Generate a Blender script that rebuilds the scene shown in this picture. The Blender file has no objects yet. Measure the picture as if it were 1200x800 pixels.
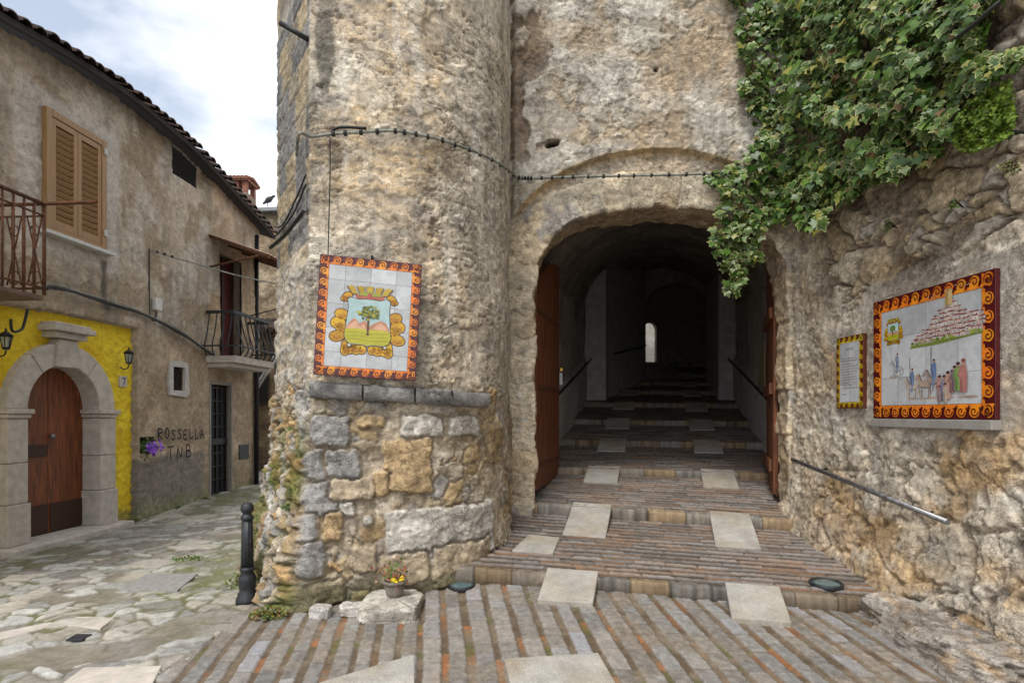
import bpy, bmesh, math, random
import numpy as np
from mathutils import Vector, Matrix
random.seed(7)
rng = np.random.default_rng(7)
R = math.radians
S = bpy.context.scene
COL = S.collection
F, HC, HY = 700.0, 1.6, 485.0            # focal length in photo pixels, eye height, horizon row

# ------------------------------------------------------------------ camera, sky, sun, exposure
cam_d = bpy.data.cameras.new('camera'); cam = bpy.data.objects.new('camera', cam_d); COL.objects.link(cam)
cam.location = (0, 0, HC); cam.rotation_euler = (R(90), 0, 0)
cam_d.sensor_width = 36; cam_d.lens = 21.0; cam_d.sensor_fit = 'HORIZONTAL'
cam_d.shift_y = 85/1200; cam_d.clip_start = .05; cam_d.clip_end = 800
S.camera = cam
W = bpy.data.worlds.new('World'); S.world = W; W.use_nodes = True
nt = W.node_tree; nt.nodes.clear()
SUN_EL, SUN_AZ = 58, 205                 # azimuth measured clockwise from +Y (behind the camera, to the left)
def wn(t, **k):
    n = nt.nodes.new(t)
    for a, b in k.items(): setattr(n, a, b)
    return n
out = wn('ShaderNodeOutputWorld'); bg = wn('ShaderNodeBackground'); sky = wn('ShaderNodeTexSky')
sky.sky_type = 'NISHITA'; sky.sun_disc = False; sky.sun_elevation = R(SUN_EL); sky.sun_rotation = R(SUN_AZ)
sky.air_density = 1.2; sky.dust_density = 2.0
tc = wn('ShaderNodeTexCoord'); mp = wn('ShaderNodeMapping'); mp.inputs['Scale'].default_value = (1.0, 1.0, 2.2)
mp.inputs['Location'].default_value = (.62, .35, .1)
no = wn('ShaderNodeTexNoise'); no.inputs['Scale'].default_value = 2.6; no.inputs['Detail'].default_value = 7; no.inputs['Roughness'].default_value = .52
rp = wn('ShaderNodeValToRGB'); rp.color_ramp.elements[0].position = .34; rp.color_ramp.elements[1].position = .56
rp.color_ramp.elements[0].color = (.25, .25, .25, 1)
mix = wn('ShaderNodeMix', data_type='RGBA'); mix.inputs['B'].default_value = (9.4, 9.5, 9.7, 1)
nt.links.new(tc.outputs['Generated'], mp.inputs['Vector']); nt.links.new(mp.outputs['Vector'], no.inputs['Vector'])
nt.links.new(no.outputs['Fac'], rp.inputs['Fac']); nt.links.new(rp.outputs['Color'], mix.inputs['Factor'])
nt.links.new(sky.outputs['Color'], mix.inputs['A']); nt.links.new(mix.outputs['Result'], bg.inputs['Color'])
bg.inputs['Strength'].default_value = .10
nt.links.new(bg.outputs['Background'], out.inputs['Surface'])
sd = bpy.data.lights.new('sun', 'SUN'); sd.energy = 1.7; sd.angle = R(18); sd.color = (1, .96, .90)
so = bpy.data.objects.new('sun', sd); COL.objects.link(so)
az, el = R(SUN_AZ), R(SUN_EL)
sdir = Vector((math.sin(az)*math.cos(el), math.cos(az)*math.cos(el), math.sin(el)))
so.rotation_euler = sdir.to_track_quat('Z', 'Y').to_euler(); so.location = sdir*40
S.view_settings.view_transform = 'Standard'; S.view_settings.look = 'None'; S.view_settings.gamma = 1
S.view_settings.exposure = 0.72; S.view_settings.use_curve_mapping = False
S.cycles.max_bounces = 8; S.cycles.diffuse_bounces = 5

# ------------------------------------------------------------------ numeric noise
M32 = np.uint64(0xffffffff)
def hsh(ix, iy, seed):
    n = (ix.astype(np.int64)*374761393 + iy.astype(np.int64)*668265263 + seed*974711).astype(np.uint64) & M32
    n = ((n ^ (n >> np.uint64(13)))*np.uint64(1274126177)) & M32
    n = ((n ^ (n >> np.uint64(15)))*np.uint64(2246822519)) & M32
    n = n ^ (n >> np.uint64(16))
    return n.astype(np.float64)/4294967296.0
def pn(x, y, seed=0):
    ix, iy = np.floor(x), np.floor(y); fx, fy = x-ix, y-iy
    ux = fx*fx*fx*(fx*(fx*6-15)+10); uy = fy*fy*fy*(fy*(fy*6-15)+10)
    def g(dx, dy):
        a = hsh(ix+dx, iy+dy, seed)*6.2831853
        return np.cos(a)*(fx-dx)+np.sin(a)*(fy-dy)
    a = g(0, 0); b = g(1, 0); c = g(0, 1); d = g(1, 1)
    return ((a+(b-a)*ux)*(1-uy)+(c+(d-c)*ux)*uy)*1.5
def fbm(x, y, o=5, seed=0, gain=.5):
    r = 0; a = 1; t = 0
    for i in range(o):
        r = r+a*pn(x*2**i+i*17.3, y*2**i-i*9.1, seed+i*13); t += a; a *= gain
    return r/t*1.6
def voro(x, y, seed=0, jit=.9):
    ix, iy = np.floor(x), np.floor(y)
    f1 = np.full(x.shape, 9.); f2 = np.full(x.shape, 9.); idx = np.zeros(x.shape); idy = np.zeros(x.shape)
    for dx in (-1, 0, 1):
        for dy in (-1, 0, 1):
            cx, cy = ix+dx, iy+dy
            d = np.hypot(cx+.5+jit*(hsh(cx, cy, seed)-.5)-x, cy+.5+jit*(hsh(cx, cy, seed+7)-.5)-y)
            n = d < f1
            f2 = np.where(n, f1, np.minimum(f2, d)); f1 = np.where(n, d, f1)
            idx = np.where(n, cx, idx); idy = np.where(n, cy, idy)
    return f1, f2-f1, hsh(idx, idy, seed+21), hsh(idx, idy, seed+37)
def ss(a, b, x):
    t = np.clip((x-a)/(b-a), 0, 1); return t*t*(3-2*t)
def lerp(a, b, t):
    a = np.asarray(a, float); b = np.asarray(b, float); t = np.asarray(t)[..., None]
    return a*(1-t)+b*t
def flat(c, shape): return np.broadcast_to(np.asarray(c, float), shape+(3,)).copy()

# ------------------------------------------------------------------ materials
def nodes_of(m):
    m.use_nodes = True; t = m.node_tree; t.nodes.clear()
    o = t.nodes.new('ShaderNodeOutputMaterial'); b = t.nodes.new('ShaderNodeBsdfPrincipled')
    t.links.new(b.outputs[0], o.inputs[0]); return t, b
def noise_node(t, scale, detail=6, rough=.6, stretch=None):
    c = t.nodes.new('ShaderNodeTexCoord'); n = t.nodes.new('ShaderNodeTexNoise')
    n.inputs['Scale'].default_value = scale; n.inputs['Detail'].default_value = detail; n.inputs['Roughness'].default_value = rough
    if stretch:
        m = t.nodes.new('ShaderNodeMapping'); m.inputs['Scale'].default_value = stretch
        t.links.new(c.outputs['Object'], m.inputs['Vector']); t.links.new(m.outputs['Vector'], n.inputs['Vector'])
    else: t.links.new(c.outputs['Object'], n.inputs['Vector'])
    return n
def mrange(t, sock, a, b, lo=.28, hi=.72):
    r = t.nodes.new('ShaderNodeMapRange'); r.inputs[1].default_value = lo; r.inputs[2].default_value = hi
    r.inputs[3].default_value = a; r.inputs[4].default_value = b; t.links.new(sock, r.inputs[0]); return r.outputs[0]
def mth(t, op, a, b):
    n = t.nodes.new('ShaderNodeMath'); n.operation = op
    for i, s in enumerate((a, b)):
        if isinstance(s, (int, float)): n.inputs[i].default_value = s
        else: t.links.new(s, n.inputs[i])
    return n.outputs[0]
def vc_mat(name, rough=.9, a=(22, .22), b=(95, .25), bump=.5, dist=.012, pits=.0, spec=.25, flake=0.0):
    """base colour from the mesh's own colour attribute, broken up by fine grain"""
    m = bpy.data.materials.new(name); t, p = nodes_of(m)
    at = t.nodes.new('ShaderNodeAttribute'); at.attribute_name = 'Col'
    na = noise_node(t, a[0]); nb = noise_node(t, b[0], 5, .65)
    f = mth(t, 'MULTIPLY', mrange(t, na.outputs['Fac'], 1-a[1], 1+a[1]), mrange(t, nb.outputs['Fac'], 1-b[1], 1+b[1]))
    hgt = mth(t, 'ADD', mth(t, 'MULTIPLY', na.outputs['Fac'], .7), mth(t, 'MULTIPLY', nb.outputs['Fac'], .45))
    if pits:
        v = t.nodes.new('ShaderNodeTexVoronoi'); v.inputs['Scale'].default_value = 34
        c = t.nodes.new('ShaderNodeTexCoord'); nd = noise_node(t, 9, 3)
        vm = t.nodes.new('ShaderNodeVectorMath'); vm.operation = 'ADD'
        vs = t.nodes.new('ShaderNodeVectorMath'); vs.operation = 'SCALE'; vs.inputs['Scale'].default_value = .12
        t.links.new(nd.outputs['Color'], vs.inputs[0]); t.links.new(c.outputs['Object'], vm.inputs[0]); t.links.new(vs.outputs[0], vm.inputs[1])
        t.links.new(vm.outputs[0], v.inputs['Vector'])
        gate = mrange(t, noise_node(t, 3.1, 4).outputs['Fac'], 0, 1, .45, .6)
        pit = mth(t, 'MULTIPLY', mrange(t, v.outputs['Distance'], 1, 0, .08, .30), gate)
        f = mth(t, 'MULTIPLY', f, mth(t, 'SUBTRACT', 1, mth(t, 'MULTIPLY', pit, .35*pits)))
        hgt = mth(t, 'SUBTRACT', hgt, mth(t, 'MULTIPLY', pit, .9*pits))
    if flake:
        for k, (scale, st) in enumerate(((1.9, None), (4.6, (1, 1, 1.7)), (11, (1, 1, 1.5)))):
            nf = noise_node(t, scale, 10, .60, st); dv = mth(t, 'ABSOLUTE', mth(t, 'SUBTRACT', nf.outputs['Fac'], .5), 0)
            gate = mrange(t, noise_node(t, 1.1+k, 3).outputs['Fac'], .1, 1, .42, .58)
            line = mth(t, 'MULTIPLY', mrange(t, dv, 1, 0, 0, .010+.006*k), gate); plate = mrange(t, nf.outputs['Fac'], 0, 1, .492, .512)
            f = mth(t, 'MULTIPLY', f, mth(t, 'SUBTRACT', 1, mth(t, 'MULTIPLY', line, .50*flake)))
            f = mth(t, 'MULTIPLY', f, mrange(t, plate, 1-.09*flake, 1+.09*flake, 0, 1))
            hgt = mth(t, 'ADD', hgt, mth(t, 'MULTIPLY', mth(t, 'SUBTRACT', mth(t, 'MULTIPLY', plate, .45), mth(t, 'MULTIPLY', line, .55)), flake))
    sc = t.nodes.new('ShaderNodeVectorMath'); sc.operation = 'SCALE'
    t.links.new(at.outputs['Color'], sc.inputs[0]); t.links.new(f, sc.inputs['Scale'])
    t.links.new(sc.outputs[0], p.inputs['Base Color'])
    p.inputs['Roughness'].default_value = rough; p.inputs['Specular IOR Level'].default_value = spec
    bp = t.nodes.new('ShaderNodeBump'); bp.inputs['Strength'].default_value = bump; bp.inputs['Distance'].default_value = dist
    t.links.new(hgt, bp.inputs['Height']); t.links.new(bp.outputs[0], p.inputs['Normal'])
    return m
def mat(name, c1, c2=None, scale=12, rough=.6, metal=0, bump=.15, stretch=None, spec=.4, dist=.006):
    m = bpy.data.materials.new(name); t, p = nodes_of(m)
    c2 = c2 or tuple(x*.7 for x in c1)
    n = noise_node(t, scale, 6, .62, stretch)
    r = t.nodes.new('ShaderNodeValToRGB'); r.color_ramp.elements[0].position = .35; r.color_ramp.elements[1].position = .65
    r.color_ramp.elements[0].color = (*c2, 1); r.color_ramp.elements[1].color = (*c1, 1)
    t.links.new(n.outputs['Fac'], r.inputs['Fac']); t.links.new(r.outputs['Color'], p.inputs['Base Color'])
    p.inputs['Roughness'].default_value = rough; p.inputs['Metallic'].default_value = metal; p.inputs['Specular IOR Level'].default_value = spec
    t.links.new(mrange(t, n.outputs['Fac'], max(rough-.12, .05), min(rough+.12, 1)), p.inputs['Roughness'])
    if bump:
        b = t.nodes.new('ShaderNodeBump'); b.inputs['Strength'].default_value = bump; b.inputs['Distance'].default_value = dist
        t.links.new(n.outputs['Fac'], b.inputs['Height']); t.links.new(b.outputs[0], p.inputs['Normal'])
    return m
def slab_mat():
    m = bpy.data.materials.new('pale_granite'); t, p = nodes_of(m)
    f = mth(t, 'MULTIPLY', mrange(t, noise_node(t, 90, 4).outputs['Fac'], .72, 1.2), mth(t, 'MULTIPLY', mrange(t, noise_node(t, 3.3, 6).outputs['Fac'], .70, 1.12), mrange(t, noise_node(t, 14, 6).outputs['Fac'], .86, 1.10)))
    r = t.nodes.new('ShaderNodeValToRGB'); r.color_ramp.elements[0].color = (.36, .31, .235, 1); r.color_ramp.elements[1].color = (.43, .415, .38, 1); r.color_ramp.elements[0].position = .35; r.color_ramp.elements[1].position = .6
    t.links.new(noise_node(t, 2.1, 5).outputs['Fac'], r.inputs['Fac'])
    sc = t.nodes.new('ShaderNodeVectorMath'); sc.operation = 'SCALE'; t.links.new(r.outputs['Color'], sc.inputs[0]); t.links.new(f, sc.inputs['Scale']); t.links.new(sc.outputs[0], p.inputs['Base Color'])
    p.inputs['Roughness'].default_value = .82
    b = t.nodes.new('ShaderNodeBump'); b.inputs['Strength'].default_value = .35; b.inputs['Distance'].default_value = .006; t.links.new(noise_node(t, 40, 6).outputs['Fac'], b.inputs['Height']); t.links.new(b.outputs[0], p.inputs['Normal'])
    return m
M = {}
M['stone'] = vc_mat('weathered_stone', .92, (17, .20), (80, .30), .46, .010, pits=.9, flake=1.0)
M['plaster'] = vc_mat('old_plaster', .93, (11, .16), (70, .22), .55, .012, pits=.5, flake=.45)
M['yellow'] = vc_mat('yellow_render', .85, (26, .12), (75, .14), .8, .016)
M['paving'] = vc_mat('worn_paving', .78, (14, .20), (75, .24), .45, .008, pits=.3, spec=.35)
M['tile'] = vc_mat('glazed_tile', .22, (16, .14), (70, .10), .05, .002, spec=.55)
M['leaf'] = vc_mat('leaf_skin', .42, (18, .18), (60, .12), .15, .004, spec=.4)
M['moss'] = vc_mat('moss', .95, (30, .3), (120, .3), .6, .01)
M['plank'] = mat('door_planks', (.27, .078, .022), (.06, .018, .007), 5, .45, 0, .3, (7, 7, .6), .45)
M['gate_wood'] = mat('gate_boards', (.27, .095, .040), (.07, .025, .013), 5, .6, 0, .6, (9, 9, .5), .35)
M['dark_wood'] = mat('dark_wood', (.06, .022, .012), (.03, .012, .008), 6, .55, 0, .2, (6, 6, .8))
M['shutter'] = mat('shutter_wood', (.35, .205, .085), (.24, .135, .055), 5, .5, 0, .12, (8, 8, .7))
M['iron'] = mat('black_iron', (.022, .022, .024), (.012, .012, .013), 30, .5, .3, .2)
M['castiron'] = mat('grey_cast_iron', (.045, .048, .055), (.028, .030, .034), 25, .5, .4, .25)
M['rust'] = mat('rusty_iron', (.17, .068, .030), (.055, .024, .014), 18, .85, .1, .3)
M['steel'] = mat('dull_steel', (.30, .31, .32), (.16, .15, .15), 20, .42, .8, .15)
M['limestone'] = mat('dressed_limestone', (.54, .49, .43), (.38, .345, .30), 9, .85, 0, .5)
M['granite'] = slab_mat()
M['greystone'] = mat('grey_slab', (.30, .29, .275), (.20, .195, .185), 18, .85, 0, .3)
M['cement'] = mat('cement', (.30, .285, .265), (.225, .21, .195), 7, .92, 0, .3)
M['rooftile'] = mat('old_roof_tile', (.10, .060, .045), (.035, .027, .023), 6, .9, 0, .3)
M['eave'] = mat('dark_eave_boards', (.035, .027, .022), (.018, .014, .012), 8, .85, 0, .2)
M['brick'] = mat('red_brick', (.34, .15, .10), (.20, .09, .065), 14, .9, 0, .3)
M['cable'] = mat('black_cable', (.02, .022, .02), (.012, .012, .012), 20, .55, 0, 0)
M['cable_pale'] = mat('pale_cable', (.30, .31, .27), (.12, .13, .11), 14, .6, 0, .1)
M['white'] = mat('off_white_paint', (.62, .61, .58), (.48, .47, .45), 10, .6, 0, .05)
M['slate'] = mat('grey_sheet_roof', (.30, .31, .32), (.22, .23, .24), 6, .7, 0, .1)
M['dark'] = mat('dark_recess', (.02, .018, .016), (.012, .011, .010), 8, .9, 0, 0)
M['canopy'] = mat('corrugated_canopy', (.46, .27, .21), (.34, .22, .15), 7, .7, 0, .1)
M['terracotta'] = mat('grey_terracotta', (.22, .19, .15), (.14, .12, .10), 20, .8, 0, .2)
M['spray'] = mat('black_spray_paint', (.018, .018, .018), (.03, .028, .026), 25, .8, 0, 0)
def glass():
    m = bpy.data.materials.new('lamp_glass'); t, p = nodes_of(m)
    p.inputs['Base Color'].default_value = (.55, .62, .60, 1); p.inputs['Roughness'].default_value = .15
    p.inputs['Transmission Weight'].default_value = .6; return m
M['glass'] = glass()

# ------------------------------------------------------------------ object helpers
def tag(o, label=None, cat=None, group=None, kind=None):
    if label: o['label'] = label
    if cat: o['category'] = cat
    if group: o['group'] = group
    if kind: o['kind'] = kind
    return o
def empty(name, loc, label, cat, group=None):
    o = bpy.data.objects.new(name, None); COL.objects.link(o); o.location = loc; o.empty_display_size = .2
    return tag(o, label, cat, group)
def link(name, me, m, parent=None):
    o = bpy.data.objects.new(name, me); COL.objects.link(o)
    if m: me.materials.append(m)
    if parent:
        o.parent = parent
        o.matrix_parent_inverse = Matrix.Translation(-Vector(parent.location))
    return o
def np_mesh(name, V, faces, cols=None, smooth=True):
    """faces: int array (n,4) or (n,3)"""
    faces = np.asarray(faces); k = faces.shape[1]
    used = np.unique(faces); remap = np.full(len(V), -1); remap[used] = np.arange(len(used))
    V = np.asarray(V)[used]; faces = remap[faces]
    me = bpy.data.meshes.new(name); me.vertices.add(len(V)); me.vertices.foreach_set('co', V.astype(np.float32).ravel())
    me.loops.add(faces.size); me.loops.foreach_set('vertex_index', faces.astype(np.int32).ravel())
    me.polygons.add(len(faces)); me.polygons.foreach_set('loop_start', np.arange(0, faces.size, k, dtype=np.int32))
    me.polygons.foreach_set('loop_total', np.full(len(faces), k, dtype=np.int32))
    me.update(calc_edges=True); me.validate()
    me.polygons.foreach_set('use_smooth', np.full(len(me.polygons), smooth))
    if cols is not None:
        c = np.ones((len(V), 4), np.float32); c[:, :3] = np.clip(np.asarray(cols)[used], 0, 1)
        a = me.color_attributes.new('Col', 'FLOAT_COLOR', 'POINT'); a.data.foreach_set('color', c.ravel())
    return me
def grid_faces(n, m, mask=None, flip=False):
    i = np.arange(n*m).reshape(n, m)
    f = np.stack([i[:-1, :-1], i[1:, :-1], i[1:, 1:], i[:-1, 1:]], -1)
    if flip: f = f[..., ::-1]
    return f[mask] if mask is not None else f.reshape(-1, 4)
def grid_obj(name, P, C, m, parent=None, mask=None, flip=False, smooth=True):
    n, k = P.shape[:2]
    return link(name, np_mesh(name, P.reshape(-1, 3), grid_faces(n, k, mask, flip), C.reshape(-1, 3), smooth), m, parent)
def cells(A):                                     # value at the cell centres
    return (A[:-1, :-1]+A[1:, :-1]+A[1:, 1:]+A[:-1, 1:])/4

class MB:
    def __init__(s, mtx=None): s.v = []; s.f = []; s.m = mtx; s.sm = []; s.c = []; s.col = None
    def add(s, vs, fs, smooth=False):
        b = len(s.v); s.v += [tuple(v) for v in vs]; s.f += [[b+i for i in f] for f in fs]; s.sm += [smooth]*len(fs)
        s.c += [s.col or (.5, .5, .5)]*len(vs)
    def box(s, x0, x1, y0, y1, z0, z1, rot=None, jit=0):
        c = [(x, y, z) for x in (x0, x1) for y in (y0, y1) for z in (z0, z1)]
        if jit: c = [tuple(q+random.uniform(-jit, jit) for q in p) for p in c]
        if rot:
            o = Vector(((x0+x1)/2, (y0+y1)/2, (z0+z1)/2)); c = [tuple(o+rot@(Vector(p)-o)) for p in c]
        s.add(c, [(0, 1, 3, 2), (4, 6, 7, 5), (0, 4, 5, 1), (2, 3, 7, 6), (0, 2, 6, 4), (1, 5, 7, 3)])
    def tube(s, pts, r, n=8, cap=True, rend=None):
        pts = [Vector(p) for p in pts]; k = len(pts); vs = []; prev = None
        for i, p in enumerate(pts):
            d = (pts[min(i+1, k-1)]-pts[max(i-1, 0)]).normalized()
            if prev is None:
                a = d.cross(Vector((0, 0, 1)))
                if a.length < .05: a = d.cross(Vector((1, 0, 0)))
            else: a = prev-d*prev.dot(d)
            a.normalize(); prev = a; b = d.cross(a)
            rr = r if rend is None else r+(rend-r)*i/(k-1)
            vs += [p+a*math.cos(t)*rr+b*math.sin(t)*rr for t in (2*math.pi*j/n for j in range(n))]
        fs = [(i*n+j, i*n+(j+1) % n, (i+1)*n+(j+1) % n, (i+1)*n+j) for i in range(k-1) for j in range(n)]
        s.add(vs, fs, True)
        if cap: s.f += [[len(s.v)-k*n+j for j in range(n)][::-1], [len(s.v)-n+j for j in range(n)]]; s.sm += [False, False]
    def lathe(s, prof, c=(0, 0, 0), n=20, axis=None, lobes=0, la=0):
        vs = []; 
        for r, z in prof:
            for j in range(n):
                t = 2*math.pi*j/n; q = r*(1+la*math.cos(lobes*t)) if lobes else r
                p = Vector((q*math.cos(t), q*math.sin(t), z))
                if axis is not None: p = axis@p
                vs.append(p+Vector(c))
        k = len(prof)
        fs = [(i*n+j, i*n+(j+1) % n, (i+1)*n+(j+1) % n, (i+1)*n+j) for i in range(k-1) for j in range(n)]
        s.add(vs, fs, True)
        b = len(s.v)-k*n
        s.f += [[b+j for j in range(n)][::-1], [b+(k-1)*n+j for j in range(n)]]; s.sm += [False, False]
    def prism(s, poly, fn, t0, t1):
        """poly: 2-D outline; fn(a,b,t) gives the point at depth t"""
        n = len(poly); vs = [fn(a, b, t0) for a, b in poly]+[fn(a, b, t1) for a, b in poly]
        s.add(vs, [list(range(n))[::-1], list(range(n, 2*n))]+[(i, (i+1) % n, n+(i+1) % n, n+i) for i in range(n)])
    def build(s, name, m, parent=None, bevel=0, color=False):
        me = bpy.data.meshes.new(name)
        vs = [tuple(s.m@Vector(v)) for v in s.v] if s.m else s.v
        me.from_pydata(vs, [], s.f); me.update()
        bm = bmesh.new(); bm.from_mesh(me)
        bmesh.ops.recalc_face_normals(bm, faces=bm.faces)
        bm.to_mesh(me); bm.free()
        for p, q in zip(me.polygons, s.sm): p.use_smooth = q
        if color:
            a = me.color_attributes.new('Col', 'FLOAT_COLOR', 'POINT')
            a.data.foreach_set('color', np.array([(*c, 1) for c in s.c], np.float32).ravel())
        o = link(name, me, m, parent)
        if bevel:
            b = o.modifiers.new('bevel', 'BEVEL'); b.width = bevel; b.segments = 2; b.limit_method = 'ANGLE'; b.angle_limit = R(40)
        return o
def px(x, y, Y): return Vector(((x-600)/F*Y, Y, HC+(HY-y)/F*Y))
def smooth_path(pts, n=6):
    pts = [Vector(p) for p in pts]; o = []
    for i in range(len(pts)-1):
        a = pts[max(i-1, 0)]; b = pts[i]; c = pts[i+1]; d = pts[min(i+2, len(pts)-1)]
        for j in range(n):
            t = j/n; o.append(.5*((2*b)+(c-a)*t+(2*a-5*b+4*c-d)*t*t+(-a+3*b-3*c+d)*t**3))
    return o+[pts[-1]]

# ------------------------------------------------------------------ ground heights
CP = np.array([(-3.1, 3.6, -.06), (-6.2, 6.0, -.09), (-6.2, 7.3, -.085), (-6, 9.4, -.09), (-5.8, 11.4, .03), (-5.6, 13.2, .07), (-5, 17, .16), (-2.8, 9, .0),
    (-3, 13, .08), (-1.75, 4.95, .005), (-.95, 4.9, .02), (-.95, 4.55, 0), (-.6, 3.7, -.07), (-.6, 4.6, .0), (-.45, 5.35, .075), (-.19, 5.5, .12),
    (1.2, 5.2, .05), (1.2, 3.8, -.10), (3.0, 5.1, -.05), (3.05, 3.8, -.13), (-1.9, 3.7, -.06), (-2.3, 5.2, .0), (-3.6, 5.6, -.03), (-4, 8, -.04),
    (0, 1.5, -.22), (-4, 1.5, -.14), (3, 1.5, -.25), (-7, 3, -.1), (0, 7, .12), (3, 7, .0)])
def _phi(r): return np.where(r > 1e-9, r*r*np.log(np.maximum(r, 1e-9)), 0)
_n = len(CP); _A = np.zeros((_n+3, _n+3))
_A[:_n, :_n] = _phi(np.hypot(CP[:, None, 0]-CP[None, :, 0], CP[:, None, 1]-CP[None, :, 1]))+np.eye(_n)*.15
_A[:_n, _n] = 1; _A[:_n, _n+1:] = CP[:, :2]; _A[_n:, :_n] = _A[:_n, _n:].T
_w = np.linalg.solve(_A, np.concatenate([CP[:, 2], np.zeros(3)]))
def gz(X, Y):
    X = np.asarray(X, float); Y = np.asarray(Y, float); z = _w[_n]+_w[_n+1]*X+_w[_n+2]*Y
    for i in range(_n): z = z+_w[i]*_phi(np.hypot(X-CP[i, 0], Y-CP[i, 1]))
    return z
AX = .248                                            # the passage's axis: X = AX*Y
RY = [5.15, 6.9, 8.55, 10.2, 11.75, 13.35, 15.3, 17.2, 18.7, 19.8]
RT = [.15, .48, .80, 1.14, 1.48, 1.85, 2.20, 2.52, 2.85, 3.32]
RH = [.095, .125, .095, .10, .10, .10, .10, .10, .10, .14]
def cross(X, Y): return -(X-AX*Y)*np.interp(Y, [5, 7, 9], [.05, .05, .012])
def stepz(X, Y):
    T = Y+.1*(X-AX*Y); z = np.full(np.shape(T), -9.)
    for k in range(len(RY)):
        y1 = RY[k+1] if k+1 < len(RY) else 23; z1 = RT[k+1]-RH[k+1] if k+1 < len(RY) else RT[k]+.05
        z = np.where((T >= RY[k]) & (T < y1), RT[k]+(z1-RT[k])*(T-RY[k])/(y1-RY[k]), z)
    return z+cross(X, Y)
def floorz(X, Y):
    X = np.asarray(X, float); Y = np.asarray(Y, float); T = Y+.1*(X-AX*Y)
    return np.where((T >= RY[0]) & (X > -.5), stepz(X, Y), gz(X, Y))
def ongz(x, y):                                       # where the photo's ray meets the ground
    Y = 4.5
    for _ in range(60):
        X = (x-600)/F*Y; Y = .5*Y+.5*(HC-float(floorz(X, Y)))*F/(y-HY)
    return Vector(((x-600)/F*Y, Y, float(floorz((x-600)/F*Y, Y))))

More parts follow.
